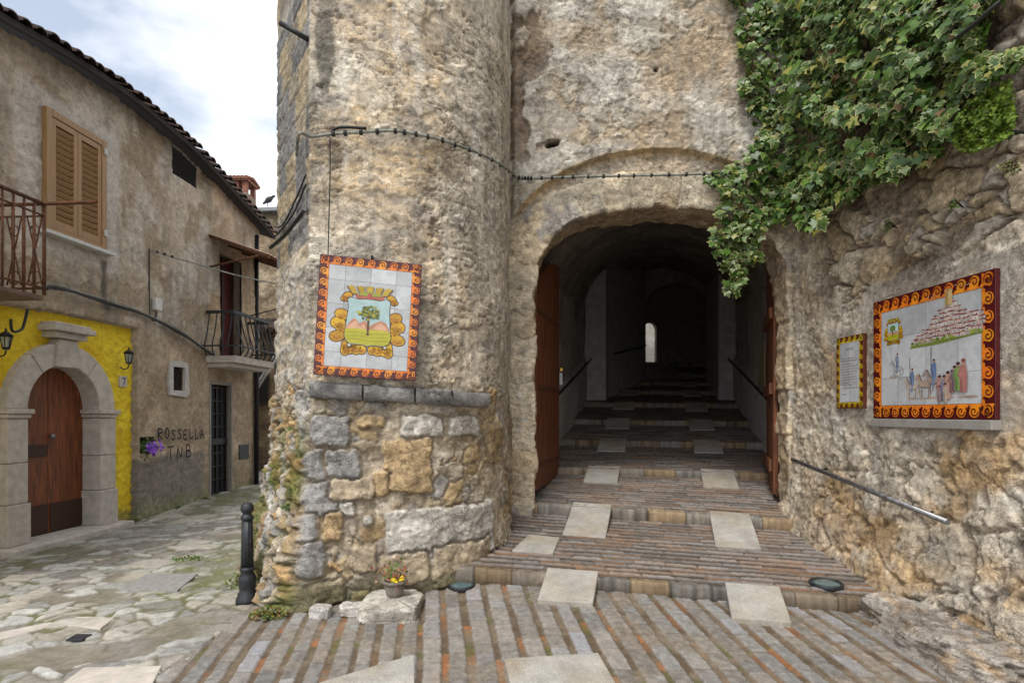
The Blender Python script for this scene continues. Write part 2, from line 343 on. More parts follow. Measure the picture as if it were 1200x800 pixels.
# ------------------------------------------------------------------ ground sheet, street, ramp, steps
def build_ground():
    mb = MB(); mb.box(-300, 300, -300, 300, -.8, -.55); mb.build('ground', M['cement']); tag(bpy.data.objects['ground'], kind='structure')
    # street of irregular flagstones
    X = np.arange(-7.0, .2, .0145); n = int(math.log(20/2.7)/.0036); Y = 2.7*np.exp(np.arange(n)*.0036)
    gx, gy = np.meshgrid(X, Y, indexing='ij')
    z = gz(gx, gy)
    wx = gx+.10*fbm(gx*3, gy*3, 3, 3); wy = gy+.10*fbm(gx*3+9, gy*3, 3, 5)
    ang = .35; rx = wx*math.cos(ang)+wy*math.sin(ang); ry = -wx*math.sin(ang)+wy*math.cos(ang)
    f1, e, r, r2 = voro(rx/.225, ry/.165, 11, .95)
    fbig, ebig, rb, rb2 = voro(rx/.46+3, ry/.32, 15, .9)
    big = rb > .72
    e = np.where(big, ebig*1.5, e); r = np.where(big, rb2, r); r2 = np.where(big, rb, r2)
    grit = fbm(gx*18, gy*18, 4, 9)
    gap = .10+.10*fbm(gx*1.3, gy*1.3, 3, 31)+.05*grit
    stone = ss(gap-.02, gap+.06, e)
    buried = ss(.05, .45, fbm(gx*.8+4, gy*.8, 3, 44))*ss(.35, .75, r2)        # stones sunk in dirt
    stone = stone*(1-buried*.75)
    z = z+stone*(.014+.016*(r-.5))+.004*grit*stone-.010+.012*fbm(gx*1.1, gy*1.1, 3, 71)
    tone = .20+.25*r**1.1+.06*grit
    c = lerp((.98, .97, .91), (1, .88, .72), np.clip(r2*1.4-.6, 0, 1))*tone[..., None]
    dirt = lerp((.135, .115, .085), (.20, .175, .135), np.clip(.5+fbm(gx*5, gy*5, 4, 19), 0, 1))
    mo = ss(-.05, .35, fbm(gx*.9, gy*.9, 4, 27)+.10)
    wet = np.exp(-(((gx+2.95)/.75)**2+((gy-6.6)/1.3)**2))+np.exp(-(((gx+5.2)/.5)**2+((gy-11.5)/1.6)**2))*1.2
    mo = np.clip(mo*.8+wet*1.1, 0, 1)
    dirt = lerp(dirt, (.105, .115, .035), mo*.8)
    c = c*stone[..., None]+dirt*(1-stone[..., None])
    c = lerp(c, (.135, .14, .055), np.clip(wet*1.1*(.55+.6*fbm(gx*4, gy*4, 3, 8)), 0, .85))
    under = (gx > -2.2)&(gx < 3.4)&(gy < 4.95+.1*0)
    z = np.where((gx > -2.16+.03*np.sin(gy*7))&(gy < 5.35), z-.07, z)
    tag(grid_obj('street_paving', np.stack([gx, gy, z], -1), c, M['paving']), kind='structure')
    # the same street going on behind the camera
    X = np.arange(-9, 7, .25); Y = np.arange(-14, 2.95, .25); gx, gy = np.meshgrid(X, Y, indexing='ij')
    c = lerp((.22, .20, .17), (.34, .32, .28), np.clip(.5+fbm(gx, gy, 4, 3), 0, 1))
    tag(grid_obj('forecourt_paving', np.stack([gx, gy, np.where(gy > 1, gz(gx, gy)-.03, gz(gx, np.full_like(gy, 1.))-.03)], -1), c, M['paving']), kind='structure')
    # ramp: rows of stone with rusty brick strips between
    X = np.arange(-2.26, 3.6, .0090); Y = np.arange(2.75, 5.75, .0110); gx, gy = np.meshgrid(X, Y, indexing='ij')
    z = gz(gx, gy); grit = fbm(gx*20, gy*20, 4, 2)
    b = gx+.13*gy+.010*fbm(gx*1.2, gy*1.2, 2, 6)+.005*fbm(gx*7, gy*7, 3, 61)
    hinge = b > -.08
    bb = np.where(hinge, (b+.08)/.178, (b+.08)/.150); row = np.floor(bb); fr = bb-row
    jw = .72+.14*(hsh(row, row*0, 5)-.5)
    off = hsh(row, row*0+3, 8)*3; L = .22+.16*hsh(row, row*0+9, 4)
    q = gy/L+off; bl = np.floor(q); fq = q-bl
    r = hsh(row, bl, 77); r2 = hsh(row, bl, 93)
    dx = np.minimum(fr, jw-fr)*.17; dy = np.minimum(fq, 1-fq)*L
    wob = .004*grit
    stone = ss(.000, .010, dx+wob)*ss(.0, .008, dy+wob*.8)
    instrip = fr > jw
    brick_r = hsh(row+500, np.floor(gy/(.12+.1*hsh(row, row*0, 3))+off*2), 31)
    z = z+.009*stone+.008*(r-.5)*stone+.004*grit-.006-np.where(instrip, .003, 0)
    z = np.where(gy < 2.9, z, z)
    tone = .165+.12*r+.055*grit
    c = lerp((1, .905, .79), (.96, .94, .90), r2)*tone[..., None]
    c = lerp(c, (.27, .21, .15), ss(.1, .6, fbm(gx*2.2, gy*2.2, 4, 55))*.3)
    c = lerp(c, (.26, .27, .31), ss(.80, .92, r)*.5)
    br = lerp((.105, .075, .05), (.27, .115, .045), ss(.62, .95, brick_r))
    br = lerp(br, (.16, .125, .085), ss(-.1, .25, fbm(gx*4, gy*4, 4, 13))*.85)
    mortar = np.array((.13, .10, .075))
    c = np.where(instrip[..., None], br, c*stone[..., None]+mortar*(1-stone[..., None]))
    dm = ss(.05, .45, fbm(gx*1.5+2, gy*1.5, 6, 88)); c = lerp(c, lerp((.17, .135, .095), (.24, .205, .16), np.clip(.5+grit, 0, 1)), dm*.55)
    mg = ss(.3, .55, fbm(gx*3, gy*3, 5, 89))*instrip; c = lerp(c, (.085, .095, .03), mg*.7)
    T = gy+.1*(gx-AX*gy)
    mask = (cells(gx) > -2.2+.03*np.sin(cells(gy)*9)) & ~((cells(T) > 5.18) & (cells(gx) > -.4)) & (cells(gy) < 5.7)
    tag(grid_obj('ramp_paving', np.stack([gx, gy, z], -1), c, M['paving'], mask=mask), kind='structure')
    # steps of the gate passage
    Ps, Cs = [], []
    verts, cols, faces, base = [], [], [], 0
    for k in range(len(RY)):
        y1 = RY[k+1] if k+1 < len(RY) else 23.0; st = .0135 if k < 2 else .022 if k < 4 else .05
        a = np.arange(-2.15, 2.151, st if k < 4 else .05); T = np.concatenate([np.full(7, RY[k]), np.arange(RY[k]+.012, y1+.02, st)])
        ga, gT = np.meshgrid(a, T, indexing='ij')
        Yc = gT-.1*ga; Xc = AX*Yc+ga
        edge = .022*fbm(ga*2, ga*0+k*3.3, 4, 12+k)+.01*pn(ga*9, ga*0+k, 4)
        z1 = RT[k+1]-RH[k+1] if k+1 < len(RY) else RT[k]+.05
        zz = RT[k]+(z1-RT[k])*(gT-RY[k])/(y1-RY[k])+cross(Xc, Yc)
        rt = np.zeros_like(zz); rr = np.linspace(-1, 0, 6); rt[:, :6] = rr[None, :]
        riser = np.zeros_like(zz, bool); riser[:, :7] = True
        bulge = np.zeros_like(zz); bulge[:, :7] = np.array([.0, -.012, -.02, -.022, -.018, -.008, .0])
        zz = zz+rt*(RH[k]+.05)
        fade = np.clip(1-(gT-RY[k])/.3, 0, 1)
        grit = fbm(Xc*20, Yc*20, 4, 5+k)
        row = np.floor((gT+.012*fbm(Xc*1.5, Yc*1.5, 2, 3))/.105); fr = (gT+.012*fbm(Xc*1.5, Yc*1.5, 2, 3))/.105-row
        L = .25+.2*hsh(row, row*0+k, 2); q = Xc/L+hsh(row, row*0, 6)*5; bl = np.floor(q); fq = q-bl
        r = hsh(row, bl, 70+k); r2 = hsh(row, bl, 97+k)
        jw = .64; strip = (fr > jw)
        stone = ss(0, .013, np.minimum(fr, jw-fr)*.105+.003*grit)*ss(0, .010, np.minimum(fq, 1-fq)*L+.003*grit)
        zz = zz+np.where(riser, 0, .012*stone+.008*(r-.5)*stone+.004*grit-.01)
        Yc2 = Yc+edge*fade+bulge+np.where(riser, .008*fbm(Xc*8, zz*8, 4, 3), 0)
        c = lerp((1, .86, .76), (.92, .88, .86), r2)*(.14+.12*r+.04*grit)[..., None]
        c = lerp(c, (.30, .18, .10), ss(.0, .5, fbm(Xc*1.4, Yc*2.5, 4, 50+k))*.4)
        dk = lerp((.07, .05, .035), (.19, .10, .05), ss(.5, .9, hsh(row, bl+40, 12)))
        c = np.where(strip[..., None], dk, c*stone[..., None]+np.array((.10, .08, .06))*(1-stone[..., None]))
        qb = np.floor(Xc/(.34+.1*math.sin(k))+.3*k); rb = hsh(qb, qb*0+k, 66); eb = np.abs((Xc/(.34+.1*math.sin(k))+.3*k)-qb-.5)
        rc = lerp((.33, .24, .145), (.27, .25, .22), ss(.3, .8, rb))*(.58+.34*hsh(qb, qb*0+k, 8)+.35*grit)[..., None]
        if k == 0: rc = rc*.72
        rc = rc*np.where(eb > .475, .45, 1)[..., None]
        first = riser | (gT < RY[k]+.06+.02*fbm(Xc*3, Yc*0, 2, k))
        c = np.where(first[..., None], rc*np.where(riser, 1, .85)[..., None], c)
        P = np.stack([Xc, Yc2, zz], -1)
        n, m = P.shape[:2]
        verts.append(P.reshape(-1, 3)); cols.append(c.reshape(-1, 3)); faces.append(grid_faces(n, m)+base); base += n*m
    tag(link('steps', np_mesh('steps', np.concatenate(verts), np.concatenate(faces), np.concatenate(cols)), M['paving']), kind='structure')
build_ground()
def slab(pts, mt, h=.02, name='paving_slab', th=.07, lift=None):
    """a dressed slab; pts = four corners on the ground, counter-clockwise from above"""
    mb = MB(); v = []
    for p in pts: v.append(Vector(p)+Vector((0, 0, h)))
    b = [p-Vector((0, 0, th)) for p in v]
    n = len(v)
    mb.add(v+b, [list(range(n)), list(range(2*n-1, n-1, -1))]+[(i, n+i, n+(i+1) % n, (i+1) % n) for i in range(n)])
    return tag(mb.build(name, mt, bevel=.008), kind='structure')
def stair_slab(k, off, y0, y1, w=.46):
    pts = []
    for a, T in ((off-w/2, RY[k]+y0), (off+w/2, RY[k]+y0), (off+w/2, RY[k]+y1), (off-w/2, RY[k]+y1)):
        Y = T-.1*a; X = AX*Y+a; pts.append((X, Y, float(floorz(X, Y))))
    if not k: pts = [(x, y, z+(.022 if i < 2 else .012)) for i, (x, y, z) in enumerate(pts)]
    slab(pts, M['granite'], .014, th=.06)
stair_slab(0, -.775, -.36, .08); stair_slab(0, .79, -.42, .06)
stair_slab(1, -.80, -.70, .10); stair_slab(1, .80, -.72, .10)
for k in range(2, 9):
    for s in (-.81, .81): stair_slab(k, s+random.uniform(-.02, .02), -.40+random.uniform(-.1, .05), .10, .47)
def quad(pp, mt, h=.016): slab([ongz(*p) for p in pp], mt, h)
quad([(600, 646), (648, 650), (656, 631), (620, 627)], M['granite'], .016)
quad([(598, 802), (722, 802), (701, 766), (591, 773)], M['granite'], .014)
quad([(372, 802), (486, 802), (486, 768)], M['granite'], .016)
quad([(70, 804), (178, 804), (190, 781), (98, 783)], M['limestone'], .012)
quad([(139, 693), (208, 693), (232, 673), (172, 673)], M['greystone'], .014)
quad([(0, 751), (66, 733), (60, 730), (0, 742)], M['limestone'], .014)
quad([(67, 733), (118, 737), (135, 724), (90, 723)], M['limestone'], .010)

# ------------------------------------------------------------------ round tower on the corner
def sm_poly(pts, n=24):
    return np.array([(p.x, p.y) for p in smooth_path([(a, b, 0) for a, b in pts], n)])
front = sm_poly([(-1.69, 5.0), (-1.2, 5.07), (-.75, 5.22), (-.38, 5.52), (-.13, 5.95), (-.04, 6.5), (-.03, 7.15)])
tow2 = np.concatenate([[(-2.1, 9.2), (-2.37, 6.06)], front]); tl = np.concatenate([[0], np.cumsum(np.hypot(*np.diff(tow2, axis=0).T))])
UC0, UC = tl[1], tl[2]
def tp(u): return np.interp(u, tl, tow2[:, 0]), np.interp(u, tl, tow2[:, 1])
fu = tl[2:]; fq_ = tow2[2:, 0]/tow2[2:, 1]
def tuv(x, y):                                     # photo point on the tower's front -> (u, v)
    u = float(np.interp((x-600)/F, fq_, fu)); Y = float(np.interp(u, tl, tow2[:, 1])); return u, HC+(HY-y)/F*Y
def rbox(u, v, r, seed, rad=.035, wob=.030, soft=.012, grow=0.):
    """0..1 mask of an uneven stone covering the photo rectangle r"""
    u0, v1 = tuv(r[0], r[1]); u1, v0 = tuv(r[2], r[3])
    du = wob*fbm(u*7, v*7, 3, seed); dv = wob*fbm(u*7+5, v*7, 3, seed+3)
    qx = np.abs(u+du-(u0+u1)/2)-(u1-u0)/2+rad; qy = np.abs(v+dv-(v0+v1)/2)-(v1-v0)/2+rad
    d = np.hypot(np.maximum(qx, 0), np.maximum(qy, 0))+np.minimum(np.maximum(qx, qy), 0)-rad
    return ss(grow+.003, grow-soft, d)
def rubble(u, v, seed, su=.24, sv=.17):
    wu = u+.05*fbm(u*4, v*4, 3, seed); wv = v+.05*fbm(u*4+7, v*4, 3, seed+1)
    f1, e, r, r2 = voro(wu/su, wv/sv, seed, .9)
    g1, ge, gr, gr2 = voro(wu/(su*.45), wv/(sv*.5), seed+2, .9)
    small = r > .72
    return np.where(small, ge, e), np.where(small, gr, r), np.where(small, gr2, r2)
def stone_cols(r, r2, n):
    c = lerp((.40, .30, .17), (.44, .38, .29), ss(.2, .6, r)); c = lerp(c, (.27, .255, .235), ss(.72, .88, r2)); c = lerp(c, (.46, .28, .11), ss(.80, .95, r)*.8)
    return c*(.80+.35*r2[..., None]+.22*n[..., None])
def build_tower():
    root = empty('stone_tower', (-1.0, 5.6, 0), 'tall weathered stone tower with grey cut stone corner bulging beside the dark gateway', 'tower')
    U = np.concatenate([np.arange(0, UC0-.1, .12), np.arange(UC0-.1, UC-.06, .020), np.arange(UC-.06, tl[-1], .0135)])
    V = np.concatenate([np.arange(-.25, 5.35, .0135), np.arange(5.4, 9.0, .2)])
    u, v = np.meshgrid(U, V, indexing='ij')
    X, Y = tp(u); e = .045
    xa, ya = tp(u+e); xb, yb = tp(u-e); dx, dy = xa-xb, ya-yb; l = np.hypot(dx, dy); nx, ny = dy/l, -dx/l
    side = ss(UC+.02, UC-.02, u)
    n1 = fbm(u*1.1, v*1.1, 5, 1); n2 = fbm(u*5, v*8, 5, 2); n3 = fbm(u*16, v*20, 4, 3)
    rid = 1-np.abs(fbm(u*1.7+.3*n2, v*4.2, 4, 4))*2.4
    crack = ss(.86, .99, rid)*ss(-.1, .25, fbm(u*1.3, v*1.3, 3, 45))
    fl = fbm(u*1.25+3, v*1.7, 6, 6, .6)+.05
    pl = ss(-.02, .02, fl); pl2 = ss(.28, .31, fl+.1*n3)
    # weathered rendering of the upper front
    er = ss(-.35, .35, fbm(u*.9, v*.9, 3, 88))
    thin = ss(.90, .985, 1-np.abs(fbm(u*2.6+.25*n2, v*6.0, 5, 93))*3.0)*ss(-.25, .2, fbm(u*1.7, v*1.7, 3, 94))
    h = .026*n1+.005*n2+.003*n3+.012*pl+.010*pl2-.018*crack-.014*thin-.003*np.abs(fbm(u*9, v*16, 4, 90))*2*er
    och = np.clip(ss(-.20, .25, fbm(u*.9+4, v*.9, 4, 7)+.45*ss(3.0, 3.9, v)*ss(UC+.1, UC+.4, u)*ss(UC+1.5, UC+.9, u)-.15), 0, 1)
    c = lerp((.58, .51, .40), (.54, .385, .21), och*(.5+.5*n3))
    c = lerp(c, (.63, .58, .48), pl2*.75*(1-.4*och)); c = lerp(c, (.43, .36, .275), (1-pl)*.5)
    g = ss(.12, .5, fbm(u*2.2+8, v*3.4, 5, 9)); c = lerp(c, (.31, .29, .265), g*.60)
    right = ss(UC+1.15, UC+1.6, u); c = lerp(c, (.57, .515, .43), right*.65); h = h*(1-.45*right)
    blk = ss(.35, .6, fbm(u*6, v*9, 4, 91)); c = lerp(c, (.12, .11, .10), blk*.45)
    c = lerp(c, (.20, .15, .10), crack*.6); c = lerp(c, (.17, .125, .085), thin*.65)
    c *= (1+.22*n3+.12*n2)[..., None]
    run = ss(.10, .5, fbm(u*5.5+.4*n1, v*.55, 4, 95)); c = lerp(c, (.30, .265, .215), run*.45); lime = ss(.18, .5, fbm(u*6.5+4, v*.7, 4, 96)); c = lerp(c, (.66, .63, .56), lime*.4)
    # dark weeping at the upper left corner
    drip = ss(.34, .05, np.abs(u-UC-.10)/.5+.3*fbm(u*8, v*2, 3, 12))*ss(3.6, 4.4, v); c = lerp(c, (.07, .068, .062), drip*.75)
    # rubble of the lower front
    se, sr, sr2 = rubble(u, v, 21)
    low = ss(1.90, 1.80, v+.05*n1)
    st = ss(.03, .13, se+.04*n3)
    rough = fbm(u*3.2, v*3.2, 5, 23)
    over = ss(-.15, .15, fbm(u*1.4, v*1.4, 4, 24))        # mortar smeared across the stones
    st2 = st*(1-.8*over)
    hl = .030*st2+.026*rough+.008*n2+.007*n3-.018+(sr-.5)*.03*st2
    cl = stone_cols(sr, sr2, n3); mort = lerp((.43, .36, .26), (.53, .47, .385), np.clip(.5+rough, 0, 1))*(1+.2*n3[..., None])
    cl = cl*st2[..., None]+mort*(1-st2[..., None])
    cl = lerp(cl, (.24, .17, .09), ss(.1, .5, fbm(u*2, v*2.6, 4, 29))*.45)
    big = [((366, 487, 411, 523), 'g'), ((382, 527, 422, 563), 'g'), ((361, 527, 381, 562), 'g'), ((358, 564, 408, 603), 'g'), ((356, 598, 376, 631), 'g'),
           ((352, 633, 384, 672), 'g'), ((350, 672, 366, 706), 'g'), ((396, 583, 418, 604), 'w'), ((452, 597, 574, 645), 'w'), ((425, 603, 440, 617), 'w'),
           ((416, 487, 452, 500), 'o'), ((470, 486, 520, 512), 'w'), ((380, 600, 402, 632), 'o'), ((448, 515, 505, 575), 'o'), ((438, 552, 455, 580), 'o'),
           ((505, 640, 570, 672), 't'), ((370, 678, 405, 706), 't'), ((445, 648, 500, 680), 't'), ((410, 640, 440, 668), 't'), ((525, 487, 560, 510), 'w'), ((388, 560, 438, 585), 't')]
    cc = {'g': (.27, .262, .25), 'w': (.55, .52, .465), 'o': (.46, .335, .19), 't': (.42, .345, .245)}
    for i, (r, k) in enumerate(big):
        m = rbox(u, v, r, 40+i*3); jm_ = rbox(u, v, r, 40+i*3, grow=.020, soft=.008)*(1-m)
        hl = hl*(1-jm_)+jm_*(-.012); cl = lerp(cl, (.27, .22, .16), jm_*.6)
        gsp = ss(.0, .35, fbm(u*9, v*9, 4, 60+i))
        col = lerp(np.array(cc[k]), np.array(cc[k])*(.62 if k == 'g' else .8)+(.12 if k == 'g' else 0), gsp)*(1+.25*n3[..., None])
        hl = hl*(1-m)+m*(.032+.010*n2+.006*n3+.015*rough); cl = lerp(cl, col, m)
    cl = lerp(cl, (.10, .10, .04), ss(.32, .05, v-.02+.12*rough)*.7)         # damp foot
    h = h*(1-low)+hl*low; c = lerp(c, cl, low)
    # left face: ashlar above, plaster and rubble below
    row = np.floor(v/.235); fv = v/.235-row
    q = (u+hsh(row, row*0, 3)*.4)/.36; bl = np.floor(q); fq = q-bl
    r = hsh(row, bl, 5); ed = np.minimum(np.minimum(fv, 1-fv)*.235, np.minimum(fq, 1-fq)*.36)
    am = ss(.004, .018, ed+.004*n3)
    ca = lerp((.175, .170, .165), (.34, .275, .18), ss(.45, .62, r))*(.8+.4*hsh(row, bl, 9)+.2*n3)[..., None]
    ca = ca*am[..., None]+np.array((.33, .30, .25))*(1-am[..., None])
    ha = .012*am+.008*n3+.008*n2
    pm = ss(3.05, 2.75, v+.25*n1); ha = ha*(1-pm)+pm*(.02+.02*n2+.01*n3+.012*pl); ca = lerp(ca, lerp((.42, .355, .265), (.36, .34, .31), np.clip(.5+n2, 0, 1))*(1+.2*n3[..., None]), pm)
    lo = ss(1.95, 1.75, v+.12*n1)
    f1, e2, r1, r3 = voro((u+.25*v)/.10+.5*n2, (v+.3*n1)/.17, 33, .9); s2 = ss(.03, .25, e2)
    cr = lerp(stone_cols(r1, r3, n3), (.11, .10, .06), (1-s2)*.9); cr = lerp(cr, (.42, .41, .39), ss(.1, .45, fbm(u*2.3+.8*v, v*.8, 3, 37))*.8)
    mo = ss(-.02, .3, fbm(u*3.1, v*2.1, 4, 39))*ss(1.75, 1.1, v); cr = lerp(cr, lerp((.075, .115, .02), (.17, .15, .04), np.clip(.5+n2, 0, 1)), mo*.85)
    cr = lerp(cr, (.20, .11, .04), ss(.15, .5, fbm(u*4, v*4, 4, 49))*.6)
    ha = ha*(1-lo)+lo*(.055*s2+.06*rough+.03*n2+.02*n3); ca = lerp(ca, cr, lo)
    h = h*(1-side)+ha*side; c = lerp(c, ca, side)
    bat = ss(1.95, -.1, v); bat = bat*(.6+.4*bat)
    sw = ss(UC+.30, UC-.22, u)*ss(UC0-.6, UC0, u)
    h = h+bat*(.27*sw+.03*(1-side))+ss(.25, 0, v)*.03*sw*(1+n2)
    P = np.stack([X+nx*h, Y+ny*h, v], -1)
    w = grid_obj('wall', P, c, M['stone'], root)
    # string course of long grey stones
    xs = [366, 426, 484, 525, 568]
    for i in range(4):
        a, _ = tuv(xs[i]+1, 460); b, _ = tuv(xs[i+1]-1.5, 460)
        n = 26; us = np.linspace(a, b, n); prof = [(-.02, 1), (.055, 1), (.072, .86), (.072, .14), (.05, 0), (-.02, 0)]
        V3 = []; C3 = []
        pu, pv = np.meshgrid(us, np.arange(len(prof)), indexing='ij')
        zt = np.interp(us, [UC, UC+1.45], [1.872, 1.795]); zb = zt-.135
        xx, yy = tp(us); x2, y2 = tp(us+e); x1, y1 = tp(us-e); ddx, ddy = x2-x1, y2-y1; ll = np.hypot(ddx, ddy)
        P = np.zeros((n, len(prof), 3)); nn = fbm(pu*6, pv*.5+i*7, 4, 5+i)
        for j, (d, t) in enumerate(prof):
            dd = (d+.014*nn[:, j]+(.02 if i == 1 else .008)); P[:, j, 0] = xx+ddy/ll*dd; P[:, j, 1] = yy-ddx/ll*dd; P[:, j, 2] = zb+(zt-zb)*t+.010*nn[:, j]
        C = lerp((.15, .148, .145), (.28, .27, .26), np.clip(.5+nn, 0, 1))
        grid_obj('string_course', P, C, M['stone'], root)
build_tower()

# ------------------------------------------------------------------ gate wall with its arch
ACX, AHW, ASP, ARI = 1.75, 1.47, 3.15, .87
def arch_path(n=70):
    pts = [(ACX-AHW, z) for z in np.linspace(.1, ASP-.02, 60)]
    for t in np.linspace(math.pi, 0, n): 
        ex = 2/2.25; ct, st = math.cos(t), math.sin(t)
        pts.append((ACX+AHW*math.copysign(abs(ct)**ex, ct), ASP+ARI*abs(st)**ex))
    pts += [(ACX+AHW, z) for z in np.linspace(ASP-.02, -.1, 60)]
    p = np.array(pts); d = np.gradient(p, axis=0); d /= np.hypot(d[:, 0], d[:, 1])[:, None]+1e-9
    L = np.concatenate([[0], np.cumsum(np.hypot(*np.diff(p, axis=0).T))])
    return p, np.stack([-d[:, 1], d[:, 0]], -1), L
def arch_in(x, z, g):
    t = np.clip(np.abs(x-ACX)/(AHW+g), 0, 1); top = ASP+(ARI+g)*(1-t**2.25)**(1/2.25)
    return (np.abs(x-ACX) < AHW+g) & (z < top)
def build_gate():
    root = empty('gate_wall', (1.75, 7, .4), 'pale flaking plaster wall pierced by the wide dark archway', 'wall')
    X = np.arange(-.16, 3.66, .0135); Z = np.concatenate([np.arange(-.2, 6.6, .0135), np.arange(6.65, 9, .25)])
    x, z = np.meshgrid(X, Z, indexing='ij')
    n1 = fbm(x*1.2, z*1.2, 5, 101); n2 = fbm(x*5, z*5, 5, 102); n3 = fbm(x*17, z*17, 4, 103)
    t = np.clip(np.abs(x-1.72)/1.86, 0, 1); top = 3.35+1.31*np.sqrt(1-t**2)          # outer relieving arch
    up = ss(-.004, .014, z-top-.02*n1-.01*n2)*ss(.0, .06, x+.02)
    fl = fbm(x*1.15+2, z*1.5, 6, 104, .62)+.16; pl = ss(-.02, .02, fl); pl2 = ss(.30, .33, fl)
    # torn edge next to the tower
    tear = ss(.62, .05, x+.20*fbm(x*2, z*2.2, 4, 105)); f1, e, r, r2 = voro(x/.16+.4*n2, z/.24+.3*n1, 106, .95)
    torn = tear*ss(.52, .56, r+.10*n3)*ss(4.2, 4.7, z)
    h = .018*n1+.004*n2+.003*n3+.014*pl+.010*pl2+up*.075-.045*torn
    h -= .010*ss(.88, .98, 1-np.abs(fbm(x*1.5, z*2.4, 5, 111))*2.5)
    hole = np.hypot((x-.47)/.12, (z-4.73-.25*(x-.47))/.06)+.3*n2; h -= .16*ss(1.0, .6, hole)
    hole2 = np.hypot(x-1.67, z-5.59); h -= .06*ss(.03, .015, hole2)
    c = lerp((.49, .445, .37), (.57, .54, .475), pl2); c = lerp((.42, .345, .25), c, pl); c = lerp(c, (.62, .59, .52), ss(.55, .15, x+.15*n1)*ss(4.0, 4.5, z)*.8)
    c = lerp(c, (.42, .395, .355), ss(0, .45, fbm(x*1.9, z*1.9, 5, 107))*.7); c = lerp(c, (.44, .33, .21), ss(.12, .5, fbm(x*.8+5, z*.8, 4, 108))*.5)
    c = lerp(c, (.25, .18, .12), torn*.85); c = lerp(c, (.06, .045, .035), ss(1.0, .7, hole)); c = lerp(c, (.05, .04, .03), ss(.03, .02, hole2))
    c = lerp(c, (.16, .14, .12), ss(.3, .6, fbm(x*7, z*7, 4, 109))*.4)
    run = ss(.12, .5, fbm(x*5.5, z*.5, 4, 131)); c = lerp(c, (.29, .26, .215), run*.45)
    lip = ss(.07, .0, np.abs(z-top-.02*n1+.01))*ss(.0, .1, x); c = lerp(c, (.50, .36, .19), lip*.9)
    inner = ss(.02, -.03, z-top)*ss(2.6, 3.3, z); c = lerp(c, (.45, .355, .24), inner*.45)
    c = c*(1+.22*n3+.10*n2)[..., None]
    P = np.stack([x, 7.0-h, z], -1)
    mask = ~arch_in(cells(x), cells(z), .10)
    grid_obj('wall', P, c, M['stone'], root, mask=mask)
    # voussoirs and jamb stones, with the underside of the arch
    p, nrm, L = arch_path()
    s = np.arange(0, L[-1], .016); pxx = np.interp(s, L, p[:, 0]); pz = np.interp(s, L, p[:, 1]); nx = np.interp(s, L, nrm[:, 0]); nz = np.interp(s, L, nrm[:, 1])
    l = np.hypot(nx, nz); nx /= l; nz /= l
    out = np.concatenate([np.linspace(.46, .04, 30), [.02, .005, 0], np.zeros(26)])
    dep = np.concatenate([np.full(30, -.0), [.004, .012, .025], np.linspace(.04, 1, 26)])
    S2, O = np.meshgrid(s, out, indexing='ij'); _, D = np.meshgrid(s, dep, indexing='ij')
    k = np.arange(len(out))[None, :]
    crown = np.clip((pz-2.6)/(4.0-2.6), 0, 1)[:, None]; depth = .24+.34*crown
    D = np.where(k >= 33, .03+(D-.04)/.96*(depth-.03), D)
    vs = (S2+.05*fbm(O*4, S2*.7, 2, 3))/.27; b = np.floor(vs); fb = vs-b; r = hsh(b, b*0, 14); r2 = hsh(b, b*0, 15)
    nn = fbm(S2*5, O*5+D*5, 5, 120); n3 = fbm(S2*17, O*17+D*17, 4, 121); n0 = fbm(S2*1.6, O*1.6+D, 4, 122)
    joint = ss(.05, .0, np.minimum(fb, 1-fb)+.02*n3)*ss(.46, .36, O)
    edge = ss(.44, .40, O+.03*n0)
    proud = .034*edge*(1+.3*(r-.5))+.008*nn+.004*n3-.016*joint+.012*n0
    rag = (.035*(r2-.5)+.03*nn+.02*n0)*np.where(O < .03, 1, 0)                # ragged inner line
    cx = pxx[:, None]+nx[:, None]*(O+rag); cz = pz[:, None]+nz[:, None]*(O+rag)
    cy = 7.0-np.where(k < 33, proud, 0)-np.where(k < 33, 0, .02*(1-D/depth))+D
    c = lerp((.60, .525, .405), (.55, .44, .29), r); c = lerp(c, (.32, .31, .295), ss(.80, .95, r2)*.8*ss(-.1, .3, nn+.2)); c = lerp(c, (.50, .44, .34), ss(0, .4, n0)*.7)
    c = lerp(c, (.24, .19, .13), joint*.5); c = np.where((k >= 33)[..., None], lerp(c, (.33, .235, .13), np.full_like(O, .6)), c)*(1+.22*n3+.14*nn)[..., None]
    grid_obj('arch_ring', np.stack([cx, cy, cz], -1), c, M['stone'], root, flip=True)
    # rebate behind the arch, closing the gap to the passage walls
    mb = MB(); mb.box(-.2, ACX-AHW-.06, 7.14, 7.32, 0, 4.6); mb.box(ACX+AHW+.06, 3.75, 7.14, 7.32, 0, 4.6)
    mb.build('rebate', M['cement'], root)
build_gate()

